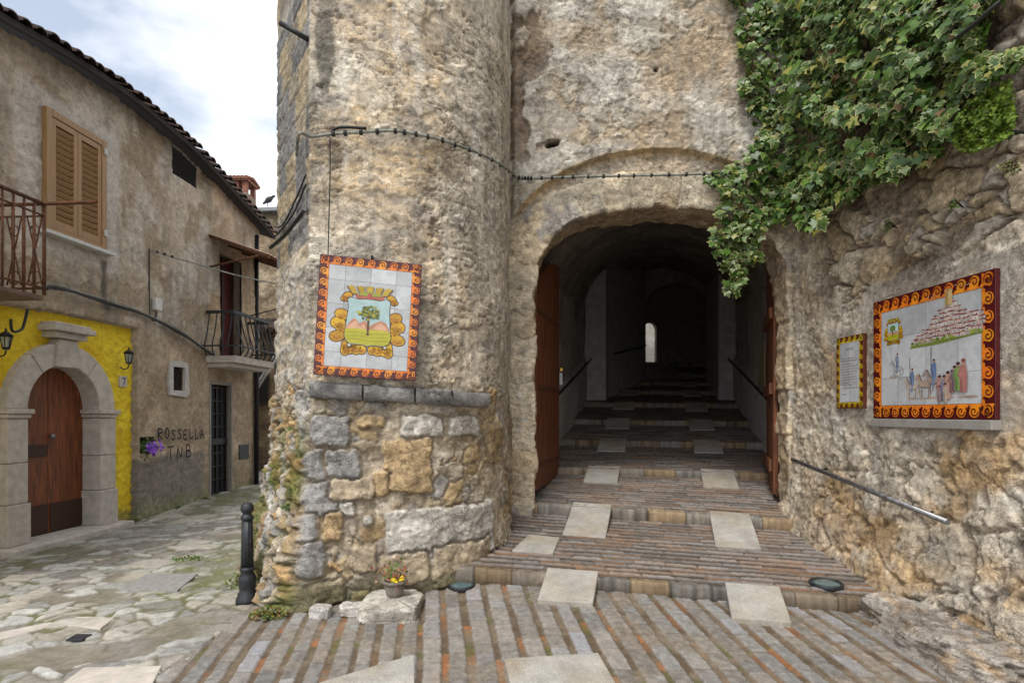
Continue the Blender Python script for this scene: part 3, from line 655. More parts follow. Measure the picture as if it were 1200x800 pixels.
# ------------------------------------------------------------------ rough wall on the right
def wx(Y): return 3.26+.0436*(7-Y)
def build_right():
    root = empty('rough_stone_wall', (3.3, 5, 0), 'rough ochre rubble wall with ivy, ceramic panels and handrail beside the ramp', 'wall')
    Yv = np.concatenate([np.arange(7.15, 3.5, -.0135), np.arange(3.4, -4, -.12)]); Z = np.concatenate([np.arange(-.4, 5.4, .0135), np.arange(5.45, 8.4, .06)])
    y, z = np.meshgrid(Yv, Z, indexing='ij')
    n1 = fbm(y*1.1, z*1.1, 5, 201); n2 = fbm(y*4.5, z*5, 5, 202); n3 = fbm(y*17, z*17, 4, 203); cr = fbm(y*2.2, z*2.2, 6, 204, .6)
    rid = 1-np.abs(fbm(y*2.1, z*2.6, 5, 205))*2.3; crack = ss(.86, .98, rid)
    # rough rock low, plaster in the middle, bare rubble up high
    h = .05*n1+.018*cr+.009*np.abs(n2)+.005*n3-.022*crack
    pit = ss(.25, .55, fbm(y*6, z*6, 4, 206)); h -= .024*pit
    och = ss(-.15, .35, fbm(y*.9+2, z*1.1, 4, 207)+.35*ss(1.15, .3, z)*ss(5.9, 5.2, y)-.1)
    c = lerp((.54, .475, .38), (.52, .335, .15), och*.8); c = lerp(c, (.60, .56, .49), ss(.1, .45, fbm(y*2.3, z*2.3, 5, 208))*.75)
    c = lerp(c, (.36, .32, .27), ss(.05, .45, fbm(y*1.7+6, z*1.7, 5, 209))*.5); c = lerp(c, (.15, .11, .075), pit*.45); c = lerp(c, (.17, .12, .08), crack*.5)
    # boulders low by the gate
    e, r, r2 = rubble(y*.9, z*.9, 211, .40, .34); bs = ss(.03, .22, e+.04*n3); lowm = ss(1.25, .8, z+.2*n1)
    h = h*(1-.3*lowm)+lowm*(.032*bs-.02+.035*(r-.5)*bs); c = lerp(c, lerp(stone_cols(r, r2, n3), (.46, .41, .34), np.clip(.45+cr, 0, 1)), lowm*.35*bs)
    c = lerp(c, (.13, .09, .055), lowm*(1-bs)*.35)
    # rubble with open joints high up
    e, r, r2 = rubble(y+.25*z, z-.12*y, 221, .50, .27); us = ss(.02, .13, e+.04*n3); us = us*(1-.75*ss(.05, .3, fbm(y*1.3, z*1.6, 4, 222))); upm = ss(2.62, 2.9, z+.18*n1+.05*(y-5))
    h = h*(1-.5*upm)+upm*(.07*us-.045+.05*(r-.5)*us); cu = stone_cols(r, r2, n3)*1.05; cu = lerp(cu, (.48, .40, .30), np.clip(.5+cr, 0, 1)*.5)
    cu = cu*us[..., None]+np.array((.16, .12, .085))*(1-us[..., None]); c = lerp(c, cu, upm*.85)
    # jamb strip of pale plaster beside the gate
    jm = ss(6.15, 6.5, y+.2*n1); h = h*(1-jm)+jm*(.022*n1+.022*n2+.012*n3+.02*cr); c = lerp(c, lerp((.56, .50, .40), (.47, .37, .25), np.clip(.4+cr*1.3, 0, 1))*(1+.0*n3[..., None]), jm*.7)
    # cement skim round the panels
    q = np.maximum(np.abs(y-4.72)-.95, np.abs(z-2.12)-.66)+.08*fbm(y*3, z*3, 4, 231); cm = ss(.05, -.05, q)
    q2 = np.maximum(np.abs(y-5.82)-.34, np.abs(z-2.02)-.46)+.08*n2; cm2 = ss(.05, -.03, q2)*.9
    k = np.maximum(cm, cm2)
    h = h*(1-k)+k*(.006*n2+.004*n3+.01); c = lerp(c, (.37, .335, .29), k*.75*np.clip(.8+.6*cr, .4, 1))
    grime = ss(2.62, 2.75, z)*cm; c = lerp(c, (.20, .17, .14), grime*.3)
    c = c*(1+.24*n3+.14*n2)[..., None]
    bat = ss(1.15, -.2, z); h = h+bat*.20
    P = np.stack([wx(y)-h+ss(6.9, 7.15, y)*.05, y, z], -1)
    grid_obj('wall', P, c, M['stone'], root)
    # grey outcrop of bedrock at the foot
    n, m = 150, 80; th = np.linspace(0, 2*math.pi, n); ph = np.linspace(-.35, math.pi/2, m); a, b = np.meshgrid(th, ph, indexing='ij')
    ex = lambda t: np.sign(t)*np.abs(t)**.75
    qx, qy, qz = .40*ex(np.cos(a)*np.cos(b)), .98*ex(np.sin(a)*np.cos(b)), .25*ex(np.sin(b))
    nn = fbm(qy*2.4+qz*1.5, (qx+qz)*2.6, 5, 241); n4 = fbm(qy*9+qz*4, (qx+qz*1.5)*9, 4, 242); rr = 1+.22*nn+.06*n4
    xx = 3.20+qx*rr; yy = 4.35+qy*rr; zz = -.12+qz*rr*(1.0-.12*qy)
    cc = lerp((.20, .175, .15), (.40, .365, .32), np.clip(.5+nn+.4*n4, 0, 1)); cc = lerp(cc, (.34, .22, .11), ss(.1, .5, fbm(a*3, b*3, 3, 7))*.5)
    grid_obj('outcrop', np.stack([xx, yy, zz], -1), cc, M['stone'], root)
build_right()

# ------------------------------------------------------------------ vaulted passage
def build_passage():
    root = empty('vaulted_passage', (2.2, 9, .8), 'dark vaulted passage of bare plaster rising behind the open wooden gates', 'passage')
    Yv = np.arange(7.06, 20.3, .09)
    def wall(sg, name):
        Z = np.arange(.0, 5.2, .08); y, z = np.meshgrid(Yv, Z, indexing='ij')
        n1 = fbm(y*1.2, z*1.2, 5, 300+sg); n2 = fbm(y*5, z*5, 3, 303+sg)
        fl = np.interp(y, RY, RT); wains = ss(.95, .90, z-fl)
        off = 1.76-.05*n1*.6-.05*wains
        c = lerp((.38, .35, .31), (.50, .465, .42), np.clip(.5+n1, 0, 1)); c = lerp(c, (.56, .55, .53), wains*.9)
        c = lerp(c, (.10, .05, .035), ss(.95, 1.05, z-fl)*ss(0.1, .5, n1)*.5)*(1+.15*n2[..., None])
        grid_obj(name, np.stack([AX*y+sg*off, y, z], -1), c, M['plaster'], root)
    wall(-1, 'wall'); wall(1, 'wall')
    t = np.linspace(math.pi, 0, 40); y, tt = np.meshgrid(Yv, t, indexing='ij')
    n1 = fbm(y*1.1, tt*2, 4, 310); base = 3.05+.135*(y-7); ri = 1.42
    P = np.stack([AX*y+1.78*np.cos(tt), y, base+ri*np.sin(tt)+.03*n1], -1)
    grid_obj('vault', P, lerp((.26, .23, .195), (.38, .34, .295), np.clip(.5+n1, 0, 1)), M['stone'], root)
    def cross_wall(Y0, th, xl, xr, zc, col, name):
        """transverse wall with an arched opening from xl to xr (offsets from the axis)"""
        mb = MB(); f = float(np.interp(Y0, RY, RT))-.2; w = (xr-xl)/2; cxm = (xl+xr)/2; sp = zc-w*.8
        arc = [(cxm+w*math.cos(a), sp+w*.8*math.sin(a)) for a in np.linspace(0, math.pi, 24)]
        poly = [(-1.9, f), (xl, f)]+arc[::-1]+[(xr, f), (1.9, f), (1.9, 6.4), (-1.9, 6.4)]
        fn = lambda a, b, t: (AX*(Y0+t)+a, Y0+t-.1*a, b)
        mb.prism([(-1.9, f), (xl, f), (xl, sp), (xl, 6.4), (-1.9, 6.4)], fn, 0, th)
        mb.prism([(xr, f), (1.9, f), (1.9, 6.4), (xr, 6.4), (xr, sp)], fn, 0, th)
        mb.prism(arc[::-1]+[(xr, 6.4), (xl, 6.4)], fn, .002, th-.002)
        mb.build(name, col, root)
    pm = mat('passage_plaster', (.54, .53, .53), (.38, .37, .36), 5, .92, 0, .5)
    pd = mat('darker_plaster', (.32, .29, .25), (.20, .18, .155), 5, .92, 0, .5)  # darker plaster tone for the inner arch and end wall
    def nib(pts, name, z0, z1):
        mb = MB(); mb.prism(pts, lambda p, q, t: (p, q, t), z0, z1); mb.build(name, pm, root)
    nib([(AX*14-1.9, 14.0), (AX*14-1.27, 14.0), (AX*14.5-1.24, 14.55), (AX*17.9-.46, 17.88), (AX*17.9-1.9, 17.88)], 'narrowing_wall', 1.6, 6.8)
    nib([(AX*14+1.95, 14.0), (AX*17.9+1.95, 17.88), (AX*17.9+1.36, 17.88), (AX*14+1.37, 14.0)], 'narrowing_wall', 1.6, 6.8)
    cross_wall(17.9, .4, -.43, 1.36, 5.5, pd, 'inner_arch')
    # end wall with a narrow arched doorway open to the daylight
    mb = MB(); Y0 = 20.2; fn = lambda a, b, t: (AX*Y0+a, Y0+t, b)
    xl, xr, sp = -.53, -.12, 4.45; arc = [((xl+xr)/2+(xr-xl)/2*math.cos(a), sp+.26*math.sin(a)) for a in np.linspace(math.pi, 0, 16)]
    mb.prism([(-2.2, 2), (xl, 2), (xl, sp), (xl, 7), (-2.2, 7)], fn, 0, .3); mb.prism([(xr, 2), (2.2, 2), (2.2, 7), (xr, 7), (xr, sp)], fn, 0, .3)
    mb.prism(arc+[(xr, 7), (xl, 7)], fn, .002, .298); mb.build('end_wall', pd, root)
    # repaired curved patch of tan plaster on the wall behind the gate leaf
    y0 = 9.6; mb = MB(); pts = [(0, -.05)]+[(-1.25*math.sin(a)*.5, .75*math.cos(a)-.05) for a in np.linspace(0, 1.5, 12)]
    mb.prism(pts, lambda a, b, t: (AX*(y0-a)+1.70-t, y0-a, 2.05+b), 0, .03); mb.build('plaster_patch', mat('tan_patch', (.33, .25, .16), (.27, .2, .13), 6, .9), root)
    # sunlit wall of the lane beyond
    n = 12; a, b = np.meshgrid(np.linspace(1, 8, 30), np.linspace(2.5, 8, 30), indexing='ij')
    o = grid_obj('lane_wall', np.stack([a, 22.2+.1*fbm(a, b, 3, 5), b], -1), flat((.62, .60, .55), a.shape), M['plaster'])
    tag(o, 'pale lane wall in daylight seen through the narrow far doorway', 'wall')
build_passage()
def plank_leaf(name, hinge, end, zb, zh, ze, label, planks=6, th=.06):
    """one leaf of the gate: boards, two ledges, hinges; (x,y) hinge and free edge"""
    h = Vector((*hinge, 0)); e = Vector((*end, 0)); d = e-h; L = d.length; d.normalize(); nrm = Vector((-d.y, d.x, 0))
    root = empty(name, (h.x, h.y, zb), label, 'gate', 'leaves of the wooden gate')
    top = lambda t: zh+(ze-zh)*math.sin(t*math.pi/2)**.8
    for i in range(planks):
        mb = MB(); a, b = i/planks*L+.004, (i+1)/planks*L-.004; dz = random.uniform(-.015, .015)
        poly = [(a, zb+dz), (b, zb+dz), (b, top(b/L)), ((a+b)/2, top((a+b)/2/L)), (a, top(a/L))]
        mb.prism(poly, lambda p, q, t: tuple(h+d*p+nrm*t+Vector((0, 0, q))), 0, th+random.uniform(-.004, .004)); mb.build('board', M['gate_wood'], root, bevel=.004)
    for z in (zb+.28, zb+1.25, zb+2.2):
        for s in (-1, 1):
            mb = MB(); t0, t1 = (th+.002, th+.045) if s > 0 else (-.012, -.002)
            mb.prism([(.03, z), (L-.03, z), (L-.03, z+(.14 if s > 0 else .05)), (.03, z+(.14 if s > 0 else .05))], lambda p, q, t: tuple(h+d*p+nrm*t+Vector((0, 0, q))), t0, t1)
            mb.build('ledge' if s > 0 else 'strap_hinge', M['gate_wood'] if s > 0 else M['rust'], root, bevel=.004)
    return root, h, d, nrm, L
g1, h, d, nr, L = plank_leaf('wooden_gate', (.30, 7.33), (.69, 8.76), .665, 3.15, 3.75, 'wide reddish board gate leaf swung open against the near side of the passage')
mb = MB(); p = h+d*(L-.05)-nr*.03
mb.box(p.x-.02, p.x+.03, p.y-.03, p.y+.02, 2.02, 2.20); mb.build('bolt', M['steel'], g1, bevel=.004)
mb = MB(); mb.box(p.x-.01, p.x+.03, p.y-.035, p.y+.0, 2.22, 2.27); mb.build('padlock', mat('brass', (.5, .33, .06), (.4, .25, .05), 9, .4, .8), g1, bevel=.004)
g2, h, d, nr, L = plank_leaf('wooden_gate', (3.31, 7.42), (3.80, 8.78), .60, 3.15, 3.75, 'narrow edge of the reddish gate leaf standing open by the rough wall')
mb = MB(); mb.box(3.28, 3.40, 7.33, 7.42, .58, .68); mb.build('pintle', M['rust'], g2, bevel=.004); mb = MB(); mb.box(3.26, 3.34, 7.34, 7.41, 1.78, 1.90); mb.build('pintle', M['rust'], g2, bevel=.004)
def handrail(pts, label, r=.021, m='steel', brackets=(), group='handrails along the passage'):
    root = empty('handrail', pts[0], label, 'handrail', group)
    mb = MB(); mb.tube(smooth_path(pts, 4) if len(pts) > 2 else pts, r, 10); mb.build('rail', M[m], root)
    for a, b in brackets:
        mb = MB(); a = Vector(a); b = Vector(b); mb.tube([a, a+(b-a)*.5+Vector((0, 0, -.03)), b], .010, 8); mb.build('bracket', M['iron'], root)
def inw(Y, off, dz): return Vector((AX*Y+off, Y, float(np.interp(Y, RY, RT))+dz))
handrail([inw(9.0, -1.60, .93), inw(14.0, -1.60, .93)], 'thin dark handrail rising along the passage behind the wide gate leaf', .02, 'iron', [(inw(Y, -1.60, .93), inw(Y, -1.74, .88)) for Y in (9.5, 11.5, 13.4)])
handrail([inw(7.9, 1.60, .93), inw(14.0, 1.60, .93)], 'thin dark handrail rising along the passage beside the tan plaster patch', .02, 'iron', [(inw(Y, 1.60, .93), inw(Y, 1.74, .88)) for Y in (8.5, 10.5, 12.5)])
handrail([inw(14.6, -1.12, 1.0), inw(17.75, -.42, 1.0)], 'short dark handrail deep in the passage between the two inner arches', .02, 'iron', [(inw(15.5, -.92, 1.0), inw(15.5, -1.1, .96)), (inw(17.2, -.54, 1.0), inw(17.2, -.7, .96))])
ra, rb_ = Vector((3.09, 6.58, 1.10)), Vector((3.19, 4.37, .81))
handrail([ra, rb_], 'worn steel handrail sloping down the rough wall under the ceramic panels', .022, 'steel', [(ra.lerp(rb_, t), ra.lerp(rb_, t)+Vector((.20, 0, -.02))) for t in (.16, .84)])
bpy.data.objects['handrail.003']['group'] = ''
del bpy.data.objects['handrail.003']['group']

# ------------------------------------------------------------------ house on the left
HM = Matrix(((1, .0714, 0, -6.583), (-.0714, 1, 0, 0), (0, 0, 1, 0), (0, 0, 0, 1)))    # (out of the wall, along the street, up)
def hY(x): return 6.583/(.0714-(x-600)/F)
def hz(x, y): return HC+(HY-y)/F*hY(x)
def hp(d, s, z): return HM@Vector((d, s, z))
def ribbon(mb, pts, w, fn):
    for (a, b), (c, d) in zip(pts[:-1], pts[1:]):
        t = Vector((c-a, d-b)); 
        if t.length < 1e-6: continue
        t.normalize(); n = Vector((-t.y, t.x))*w/2; t = t*w*.3
        mb.add([fn(*q) for q in ((a-t.x+n.x, b-t.y+n.y), (a-t.x-n.x, b-t.y-n.y), (c+t.x-n.x, d+t.y-n.y), (c+t.x+n.x, d+t.y+n.y))], [(0, 1, 2, 3)])
def build_house():
    root = empty('house', hp(0, 9, 0), 'old brown plastered house with a yellow painted ground floor and arched wooden door', 'house')
    mk = lambda: MB(HM)
    D0, D1, DSP = 7.42, 8.60, 1.66                                   # portal opening
    dc, dr = (D0+D1)/2, (D1-D0)/2
    Yv = np.arange(4.2, 13.2, .026); Z = np.arange(-.3, 6.75, .026); s, z = np.meshgrid(Yv, Z, indexing='ij')
    n1 = fbm(s*.9, z*.9, 5, 401); n2 = fbm(s*4, z*4, 5, 402); n3 = fbm(s*14, z*14, 4, 403)
    ledge = 2.93+.03*n1+.012*(s-8)
    rec = (z < ledge) & (s < 9.39)
    fl = fbm(s*1.1+3, z*1.1, 6, 404, .62); pl = ss(-.02, .03, fl+.12)
    h = .022*n1+.008*n2+.006*n3+.010*pl
    roll = ss(.28, .0, np.abs(z-ledge-.10))*ss(9.75, 9.4, s); h += .05*roll
    turn = ss(11.32, 11.42, s); h += .05*turn*ss(2.6, 2.8, z)
    c = lerp((.265, .215, .160), (.325, .275, .215), np.clip(.5+n1*1.2, 0, 1)); c = lerp((.225, .175, .12), c, pl)
    c = lerp(c, (.36, .33, .29), ss(.1, .5, fbm(s*1.3, z*.8, 4, 405))*.5); streak = ss(.0, .5, fbm(s*3.2, z*.45, 4, 406)); c = lerp(c, (.16, .135, .105), streak*.5)
    c = lerp(c, (.37, .255, .15), turn*ss(2.8, 3.2, z)*.6*ss(-.3, .3, n1))
    patch = ss(.12, -.02, np.maximum(np.abs(s-8.15)-.82, np.abs(z-4.75)-1.0)+.14*n1); c = lerp(c, (.36, .33, .295), patch*.8)
    c = lerp(c, (.06, .052, .045), ss(.09, .02, np.abs(s-8.72)+.03*n2)*ss(3.9, 3.8, z)*ss(2.9, 3.2, z)*.85)
    low = ss(3.1, 2.7, z)*ss(9.3, 9.45, s); c = lerp(c, (.23, .172, .112), low*.75); c = lerp(c, (.32, .25, .175), low*ss(.05, .4, fbm(s*1.7, z*1.7, 4, 408))*.7)
    dado = ss(.94, .86, z+.05*n1+.04*n2)*ss(9.1, 9.35, s)*ss(11.3, 11.1, s); c = lerp(c, (.145, .13, .11), dado*.9); h += .018*dado
    c = lerp(c, (.15, .16, .07), ss(.30, .0, z+.1*n2)*.6); c = lerp(c, (.42, .32, .24), ss(.10, .0, np.abs(z-.99)+.06*n2)*ss(9.8, 10.0, s)*ss(11.2, 10.8, s)*.6)
    c = 1.45*c*(1+.18*n3+.10*n2)[..., None]
    h = np.where(rec, -.13, h)
    P = np.stack([-6.583+.0714*s+h, s-.0714*h, z], -1)
    cs, cz = cells(s), cells(z)
    eave = np.interp(cs, [4, 6.76, 7.73, 8.92, 10.5, 12.7, 13.5], [6.0, 6.06, 6.22, 6.30, 6.20, 5.72, 5.5])
    niche = (np.abs(cs-9.61) < .17) & (np.abs(cz-1.10) < .135); win = (np.abs(cs-10.43) < .15) & (np.abs(cz-2.215) < .205)
    mdoor = (np.abs(cs-11.76) < .35) & (cz < 2.17); bdoor = (np.abs(cs-12.05) < .40) & (cz > 2.7) & (cz < 4.75)
    arch = (np.abs(cs-dc) < dr+.05) & (cz < DSP+np.sqrt(np.maximum((dr+.05)**2-(cs-dc)**2, 0)))
    hole = (cs > 10.25) & (cs < 10.95) & (cz > 5.72) & (cz < eave)
    keep = ~(niche | win | mdoor | bdoor | arch | hole) & (cz < eave+.05)
    wall = grid_obj('wall', P, c, M['plaster'], root, mask=keep)
    # yellow render of the ground floor
    Yv = np.arange(4.2, 9.42, .022); Z = np.arange(-.3, 2.98, .022); s, z = np.meshgrid(Yv, Z, indexing='ij')
    n1 = fbm(s*1.5, z*1.5, 4, 421); n2 = fbm(s*10, z*10, 4, 422); n3 = fbm(s*22, z*22, 3, 423)
    h = -.065+.012*n1+.016*n2+.007*n3
    c = lerp((.72, .50, .022), (.82, .62, .04), np.clip(.5+n1, 0, 1)); c = lerp(c, (.42, .28, .03), ss(.1, .6, n2)*.4)
    c = lerp(c, (.18, .17, .07), ss(.22, .0, z+.1*n2)*.8)
    cs, cz = cells(s), cells(z); arch = (np.abs(cs-dc) < dr+.1) & (cz < DSP+np.sqrt(np.maximum((dr+.1)**2-(cs-dc)**2, 0)))
    edge = cells(s) < 9.38+.02*cells(n2)
    grid_obj('painted_render', np.stack([-6.583+.0714*s+h, s-.0714*h, z], -1), c, M['yellow'], root, mask=~arch & edge)
    # body of the house behind the street wall
    mb = mk(); mb.box(-7, -.40, 4.2, 13.12, -.3, 5.6); body = mb.build('body', M['dark'], root)
    mb = mk(); mb.box(-5, -.003, 13.12, 13.2, -.3, 5.55); mb.box(-.42, -.16, 13.10, 13.19, -.3, 5.5); mb.build('gable_wall', M['cement'], root)
    rev = mat('reveal_plaster', (.24, .19, .14), (.16, .12, .09), 8, .9)
    for (a, b, z0, z1) in ((9.42, 9.80, .95, 1.25), (10.26, 10.60, 2.0, 2.43), (11.40, 12.12, -.1, 2.2), (11.63, 12.47, 2.7, 4.8)):
        mb = mk(); fr_ = lambda p, q, t: (t, p, q)
        mb.prism([(a-.1, z0-.1), (b+.1, z0-.1), (b+.1, z1+.1), (a-.1, z1+.1)], fr_, -.31, -.28)
        o_ = [(a-.012, z0-.012), (b+.012, z0-.012), (b+.012, z1+.012), (a-.012, z1+.012)]; i_ = [(a, z0), (b, z0), (b, z1), (a, z1)]
        n_ = 4; v = [fr_(*p, -.28) for p in o_]+[fr_(*p, .006) for p in o_]+[fr_(*p, .006) for p in i_]+[fr_(*p, -.28) for p in i_]
        mb.add(v, [(r*4+k, r*4+(k+1) % 4, (r+1)*4+(k+1) % 4, (r+1)*4+k) for r in range(3) for k in range(4)]); mb.build('reveal', rev, root)
    # roof with an overhanging dark eave and barrel tiles
    ex = [4.0, 6.76, 7.73, 8.92, 10.5, 12.7, 13.45]; ez = [6.0, 6.06, 6.22, 6.30, 6.20, 5.72, 5.52]
    ss_ = np.linspace(4.0, 13.45, 60); zs = np.interp(ss_, ex, ez)
    for _ in range(6): zs[1:-1] = (zs[:-2]+2*zs[1:-1]+zs[2:])/4
    eav = lambda q: float(np.interp(q, ss_, zs))
    mb = mk()
    for i in range(59):
        a, b = ss_[i], ss_[i+1]; za, zb = zs[i], zs[i+1]
        for q0, q1, t0, t1 in ((.30, -4.5, 0, 1.7),):
            v = [(q0, a, za), (q0, b, zb), (q1, b, zb+t1), (q1, a, za+t1), (q0, a, za+.085), (q0, b, zb+.085), (q1, b, zb+t1+.09), (q1, a, za+t1+.09)]
            mb.add(v, [(3, 2, 1, 0), (4, 5, 6, 7), (0, 1, 5, 4)]+([(0, 4, 7, 3)] if i == 0 else [])+([(1, 2, 6, 5)] if i == 58 else []))
    roof = mb.build('roof', M['eave'], root)
    mb = mk(); q = 4.05
    while q < 13.4:
        z0 = eav(q)+.075+random.uniform(-.012, .012); tn = random.uniform(-.02, .02); w = .085
        for j in range(3):
            x0 = .37-j*.40+random.uniform(-.02, .02); x1 = x0-.45; zz0 = z0+(.30-x0+.07)*.37+.012; zz1 = zz0+.45*.37
            n = 7; a_ = [math.pi*i/(n-1) for i in range(n)]
            lo = [(x0, q+w*math.cos(t), zz0+w*.8*math.sin(t)) for t in a_]+[(x1, q+tn+w*.85*math.cos(t), zz1+w*.7*math.sin(t)) for t in a_]
            li = [(x0, q+w*.8*math.cos(t), zz0+w*.58*math.sin(t)) for t in a_]
            mb.add(lo+li, [(i, i+1, n+i+1, n+i) for i in range(n-1)]+[(2*n+i, 2*n+i+1, i+1, i) for i in range(n-1)], True)
        q += .19
    mb.build('roof_tiles', M['rooftile'], roof)
    # portal of dressed stone
    mb = mk(); por = empty_part = None
    g = .07
    fn = lambda a, b, t: (t, a, b)
    portal = None
    def add_stone(poly, t0, t1, name='stone_block', bev=.012):
        nonlocal portal
        m_ = mk(); m_.prism(poly, fn, t0, t1); o = m_.build(name, M['limestone'], portal or root, bevel=bev)
        if portal is None: portal = o
        return o
    n = 22; ring = []
    segs = [(0, .285), (.29, .44), (.56, .71), (.715, 1.0)]
    first = True
    for (a, b) in segs:
        tt = np.linspace(a, b, 9)*math.pi
        poly = [(dc-(dr+.29)*math.cos(t), DSP+(dr+.29)*math.sin(t)) for t in tt]+[(dc-dr*math.cos(t), DSP+dr*math.sin(t)) for t in tt[::-1]]
        add_stone(poly, -.24, .045, 'door_surround' if first else 'voussoir'); first = False
    add_stone([(dc-.19, DSP+dr-.03), (dc+.19, DSP+dr-.03), (dc+.16, DSP+dr+.34), (dc-.16, DSP+dr+.34)], -.24, .075, 'keystone')
    for a, b, z0, z1, t in ((dc-.27, dc+.27, 2.60, 2.68, .12), (dc-.34, dc+.34, 2.684, 2.76, .19), (dc-.30, dc+.30, 2.763, 2.80, .15)):
        add_stone([(a, z0), (b, z0), (b, z1), (a, z1)], -.09, t, 'cornice')
    for a, b in ((D0-.28, D0), (D1, D1+.30)):
        for i, (z0, z1) in enumerate(((.0, .50), (.505, 1.0), (1.005, 1.545))):
            w = .02 if i == 0 else 0
            add_stone([(a-w, z0), (b+w, z0), (b+w, z1), (a-w, z1)], -.24, .05+w, 'pilaster_block')
        add_stone([(a-.02, 1.55), (b+.02, 1.55), (b+.02, 1.60), (a-.02, 1.60)], -.24, .075, 'impost')
        add_stone([(a-.045, 1.603), (b+.045, 1.603), (b+.045, 1.662), (a-.045, 1.662)], -.24, .10, 'impost')
    m_ = mk(); m_.box(-.25, .24, D0-.40, D1+.45, -.16, .0, jit=.01); m_.build('threshold', M['limestone'], root, bevel=.025)
    # plank door with an arched head
    door = None
    for i in range(2):
        a0, b0 = (D0-.02, dc-.004) if i == 0 else (dc+.004, D1+.02)
        hh = lambda q: DSP+math.sqrt(max((dr+.02)**2-(q-dc)**2, 0))
        qs = np.linspace(a0, b0, 12); m_ = mk(); m_.prism([(a0, .01), (b0, .01)]+[(q, hh(q)) for q in qs[::-1]], fn, -.27, -.225)
        o = m_.build('door' if i == 0 else 'door_leaf', M['plank'], door or root, bevel=.004)
        if door is None: door = o
        m_ = mk(); m_.box(-.224, -.212, a0+.02, b0-.01, .02, .40); m_.build('kick_board', M['dark_wood'], door, bevel=.003)
    m_ = mk(); m_.box(-.224, -.205, D0+.01, dc-.03, 1.04, 1.20); m_.build('letter_plate', M['dark_wood'], door, bevel=.004)
    m_ = mk(); m_.lathe([(.012, 0), (.012, .03), (.035, .035), (.035, .05), (.012, .06)], axis=Matrix.Rotation(R(90), 3, 'Y'), c=(-.222, dc+.03, 1.30)); m_.build('knob', M['steel'], door)
    # first floor shuttered window
    w0, w1, z0, z1 = 7.66, 8.69, 3.97, 5.55
    m_ = mk()
    for a, b, c_, d_ in ((w0, w0+.09, z0, z1), (w1-.09, w1, z0, z1), (w0+.09, w1-.09, z1-.09, z1), (w0+.09, w1-.09, z0, z0+.06)): m_.box(.0, .075, a, b, c_, d_)
    wn_ = m_.build('window', M['shutter'], root, bevel=.006)
    wm = (w0+w1)/2
    for a, b in ((w0+.092, wm-.004), (wm+.004, w1-.092)):
        m_ = mk(); zb, zt = z0+.065, z1-.095
        for p_ in ((a, a+.065, zb, zt), (b-.065, b, zb, zt), (a+.065, b-.065, zt-.08, zt), (a+.065, b-.065, zb, zb+.10)): m_.box(.015, .062, *p_)
        q = zb+.11
        while q < zt-.12:
            m_.box(.018, .056, a+.063, b-.063, q, q+.062, rot=Matrix.Rotation(R(33), 3, 'Y')); q += .082
        m_.box(.005, .012, a+.05, b-.05, zb+.05, zt-.05)
        m_.build('shutter', M['shutter'], wn_, bevel=.003)
    for z_ in (z0+.2, z1-.2):
        m_ = mk(); m_.box(.076, .10, w1-.06, w1-.02, z_, z_+.09); m_.build('hinge', M['white'], wn_)
    m_ = mk(); m_.box(-.02, .12, w0-.04, w1+.12, z0-.05, z0-.003); m_.build('sill', M['white'], wn_, bevel=.006)
    # small grilled window
    m_ = mk()
    pts = [(10.17, 1.93), (10.62, 1.90), (10.72, 1.97), (10.70, 2.30), (10.69, 2.50), (10.45, 2.53), (10.20, 2.50), (10.15, 2.2)]
    for i in range(8):
        inn = [(10.27, 2.01), (10.43, 2.01), (10.59, 2.01), (10.59, 2.215), (10.59, 2.42), (10.43, 2.42), (10.27, 2.42), (10.27, 2.215)][i]
        nx_ = [(10.27, 2.01), (10.43, 2.01), (10.59, 2.01), (10.59, 2.215), (10.59, 2.42), (10.43, 2.42), (10.27, 2.42), (10.27, 2.215)][(i+1) % 8]
        m_.prism([pts[i], pts[(i+1) % 8], nx_, inn], fn, -.02, .034)
    sw = m_.build('small_window', mat('pale_surround', (.52, .50, .46), (.38, .36, .33), 9, .9, 0, .4), root)
    m_ = mk()
    for k in range(-2, 3):
        for sg in (-1, 1):
            a = Vector((10.43+k*.11-sg*.205, 2.01)); b = Vector((10.43+k*.11+sg*.205, 2.42))
            lo, hi = 10.28, 10.58; t0, t1 = 0, 1
            dx = b.x-a.x
            ts = sorted(((lo-a.x)/dx, (hi-a.x)/dx)); t0 = max(0, ts[0]); t1 = min(1, ts[1])
            if t1 > t0: p0, p1 = a.lerp(b, t0), a.lerp(b, t1); m_.tube([(-.03, p0.x, p0.y), (-.03, p1.x, p1.y)], .008, 6)
    m_.build('grille', M['iron'], sw)
    # black metal street door
    m_ = mk(); m_.box(-.13, -.10, 11.41, 12.11, .0, 2.165); md = m_.build('metal_door', M['dark'], root)
    for z_ in np.linspace(.06, 2.12, 9):
        m_ = mk(); m_.box(-.10, -.075, 11.44, 12.08, z_-.012, z_+.012); m_.build('cross_bar', M['iron'], md)
    for q in np.linspace(11.43, 12.09, 5):
        m_ = mk(); m_.box(-.099, -.07, q-.014, q+.014, .02, 2.15); m_.build('upright_bar', M['iron'], md)
    m_ = mk(); m_.box(-.072, -.05, 11.43, 12.09, 1.0, 1.12); m_.build('lock_rail', M['iron'], md)
    m_ = mk(); m_.prism([(11.36, 0), (11.40, 0), (11.40, 2.18), (12.12, 2.18), (12.12, 0), (12.16, 0), (12.16, 2.23), (11.36, 2.23)], fn, -.05, .03); m_.build('door_casing', M['cement'], md)
    m_ = mk(); m_.box(-.01, .035, 12.42, 12.80, .66, .96); m_.build('vent_cover', M['castiron'], root, bevel=.005)
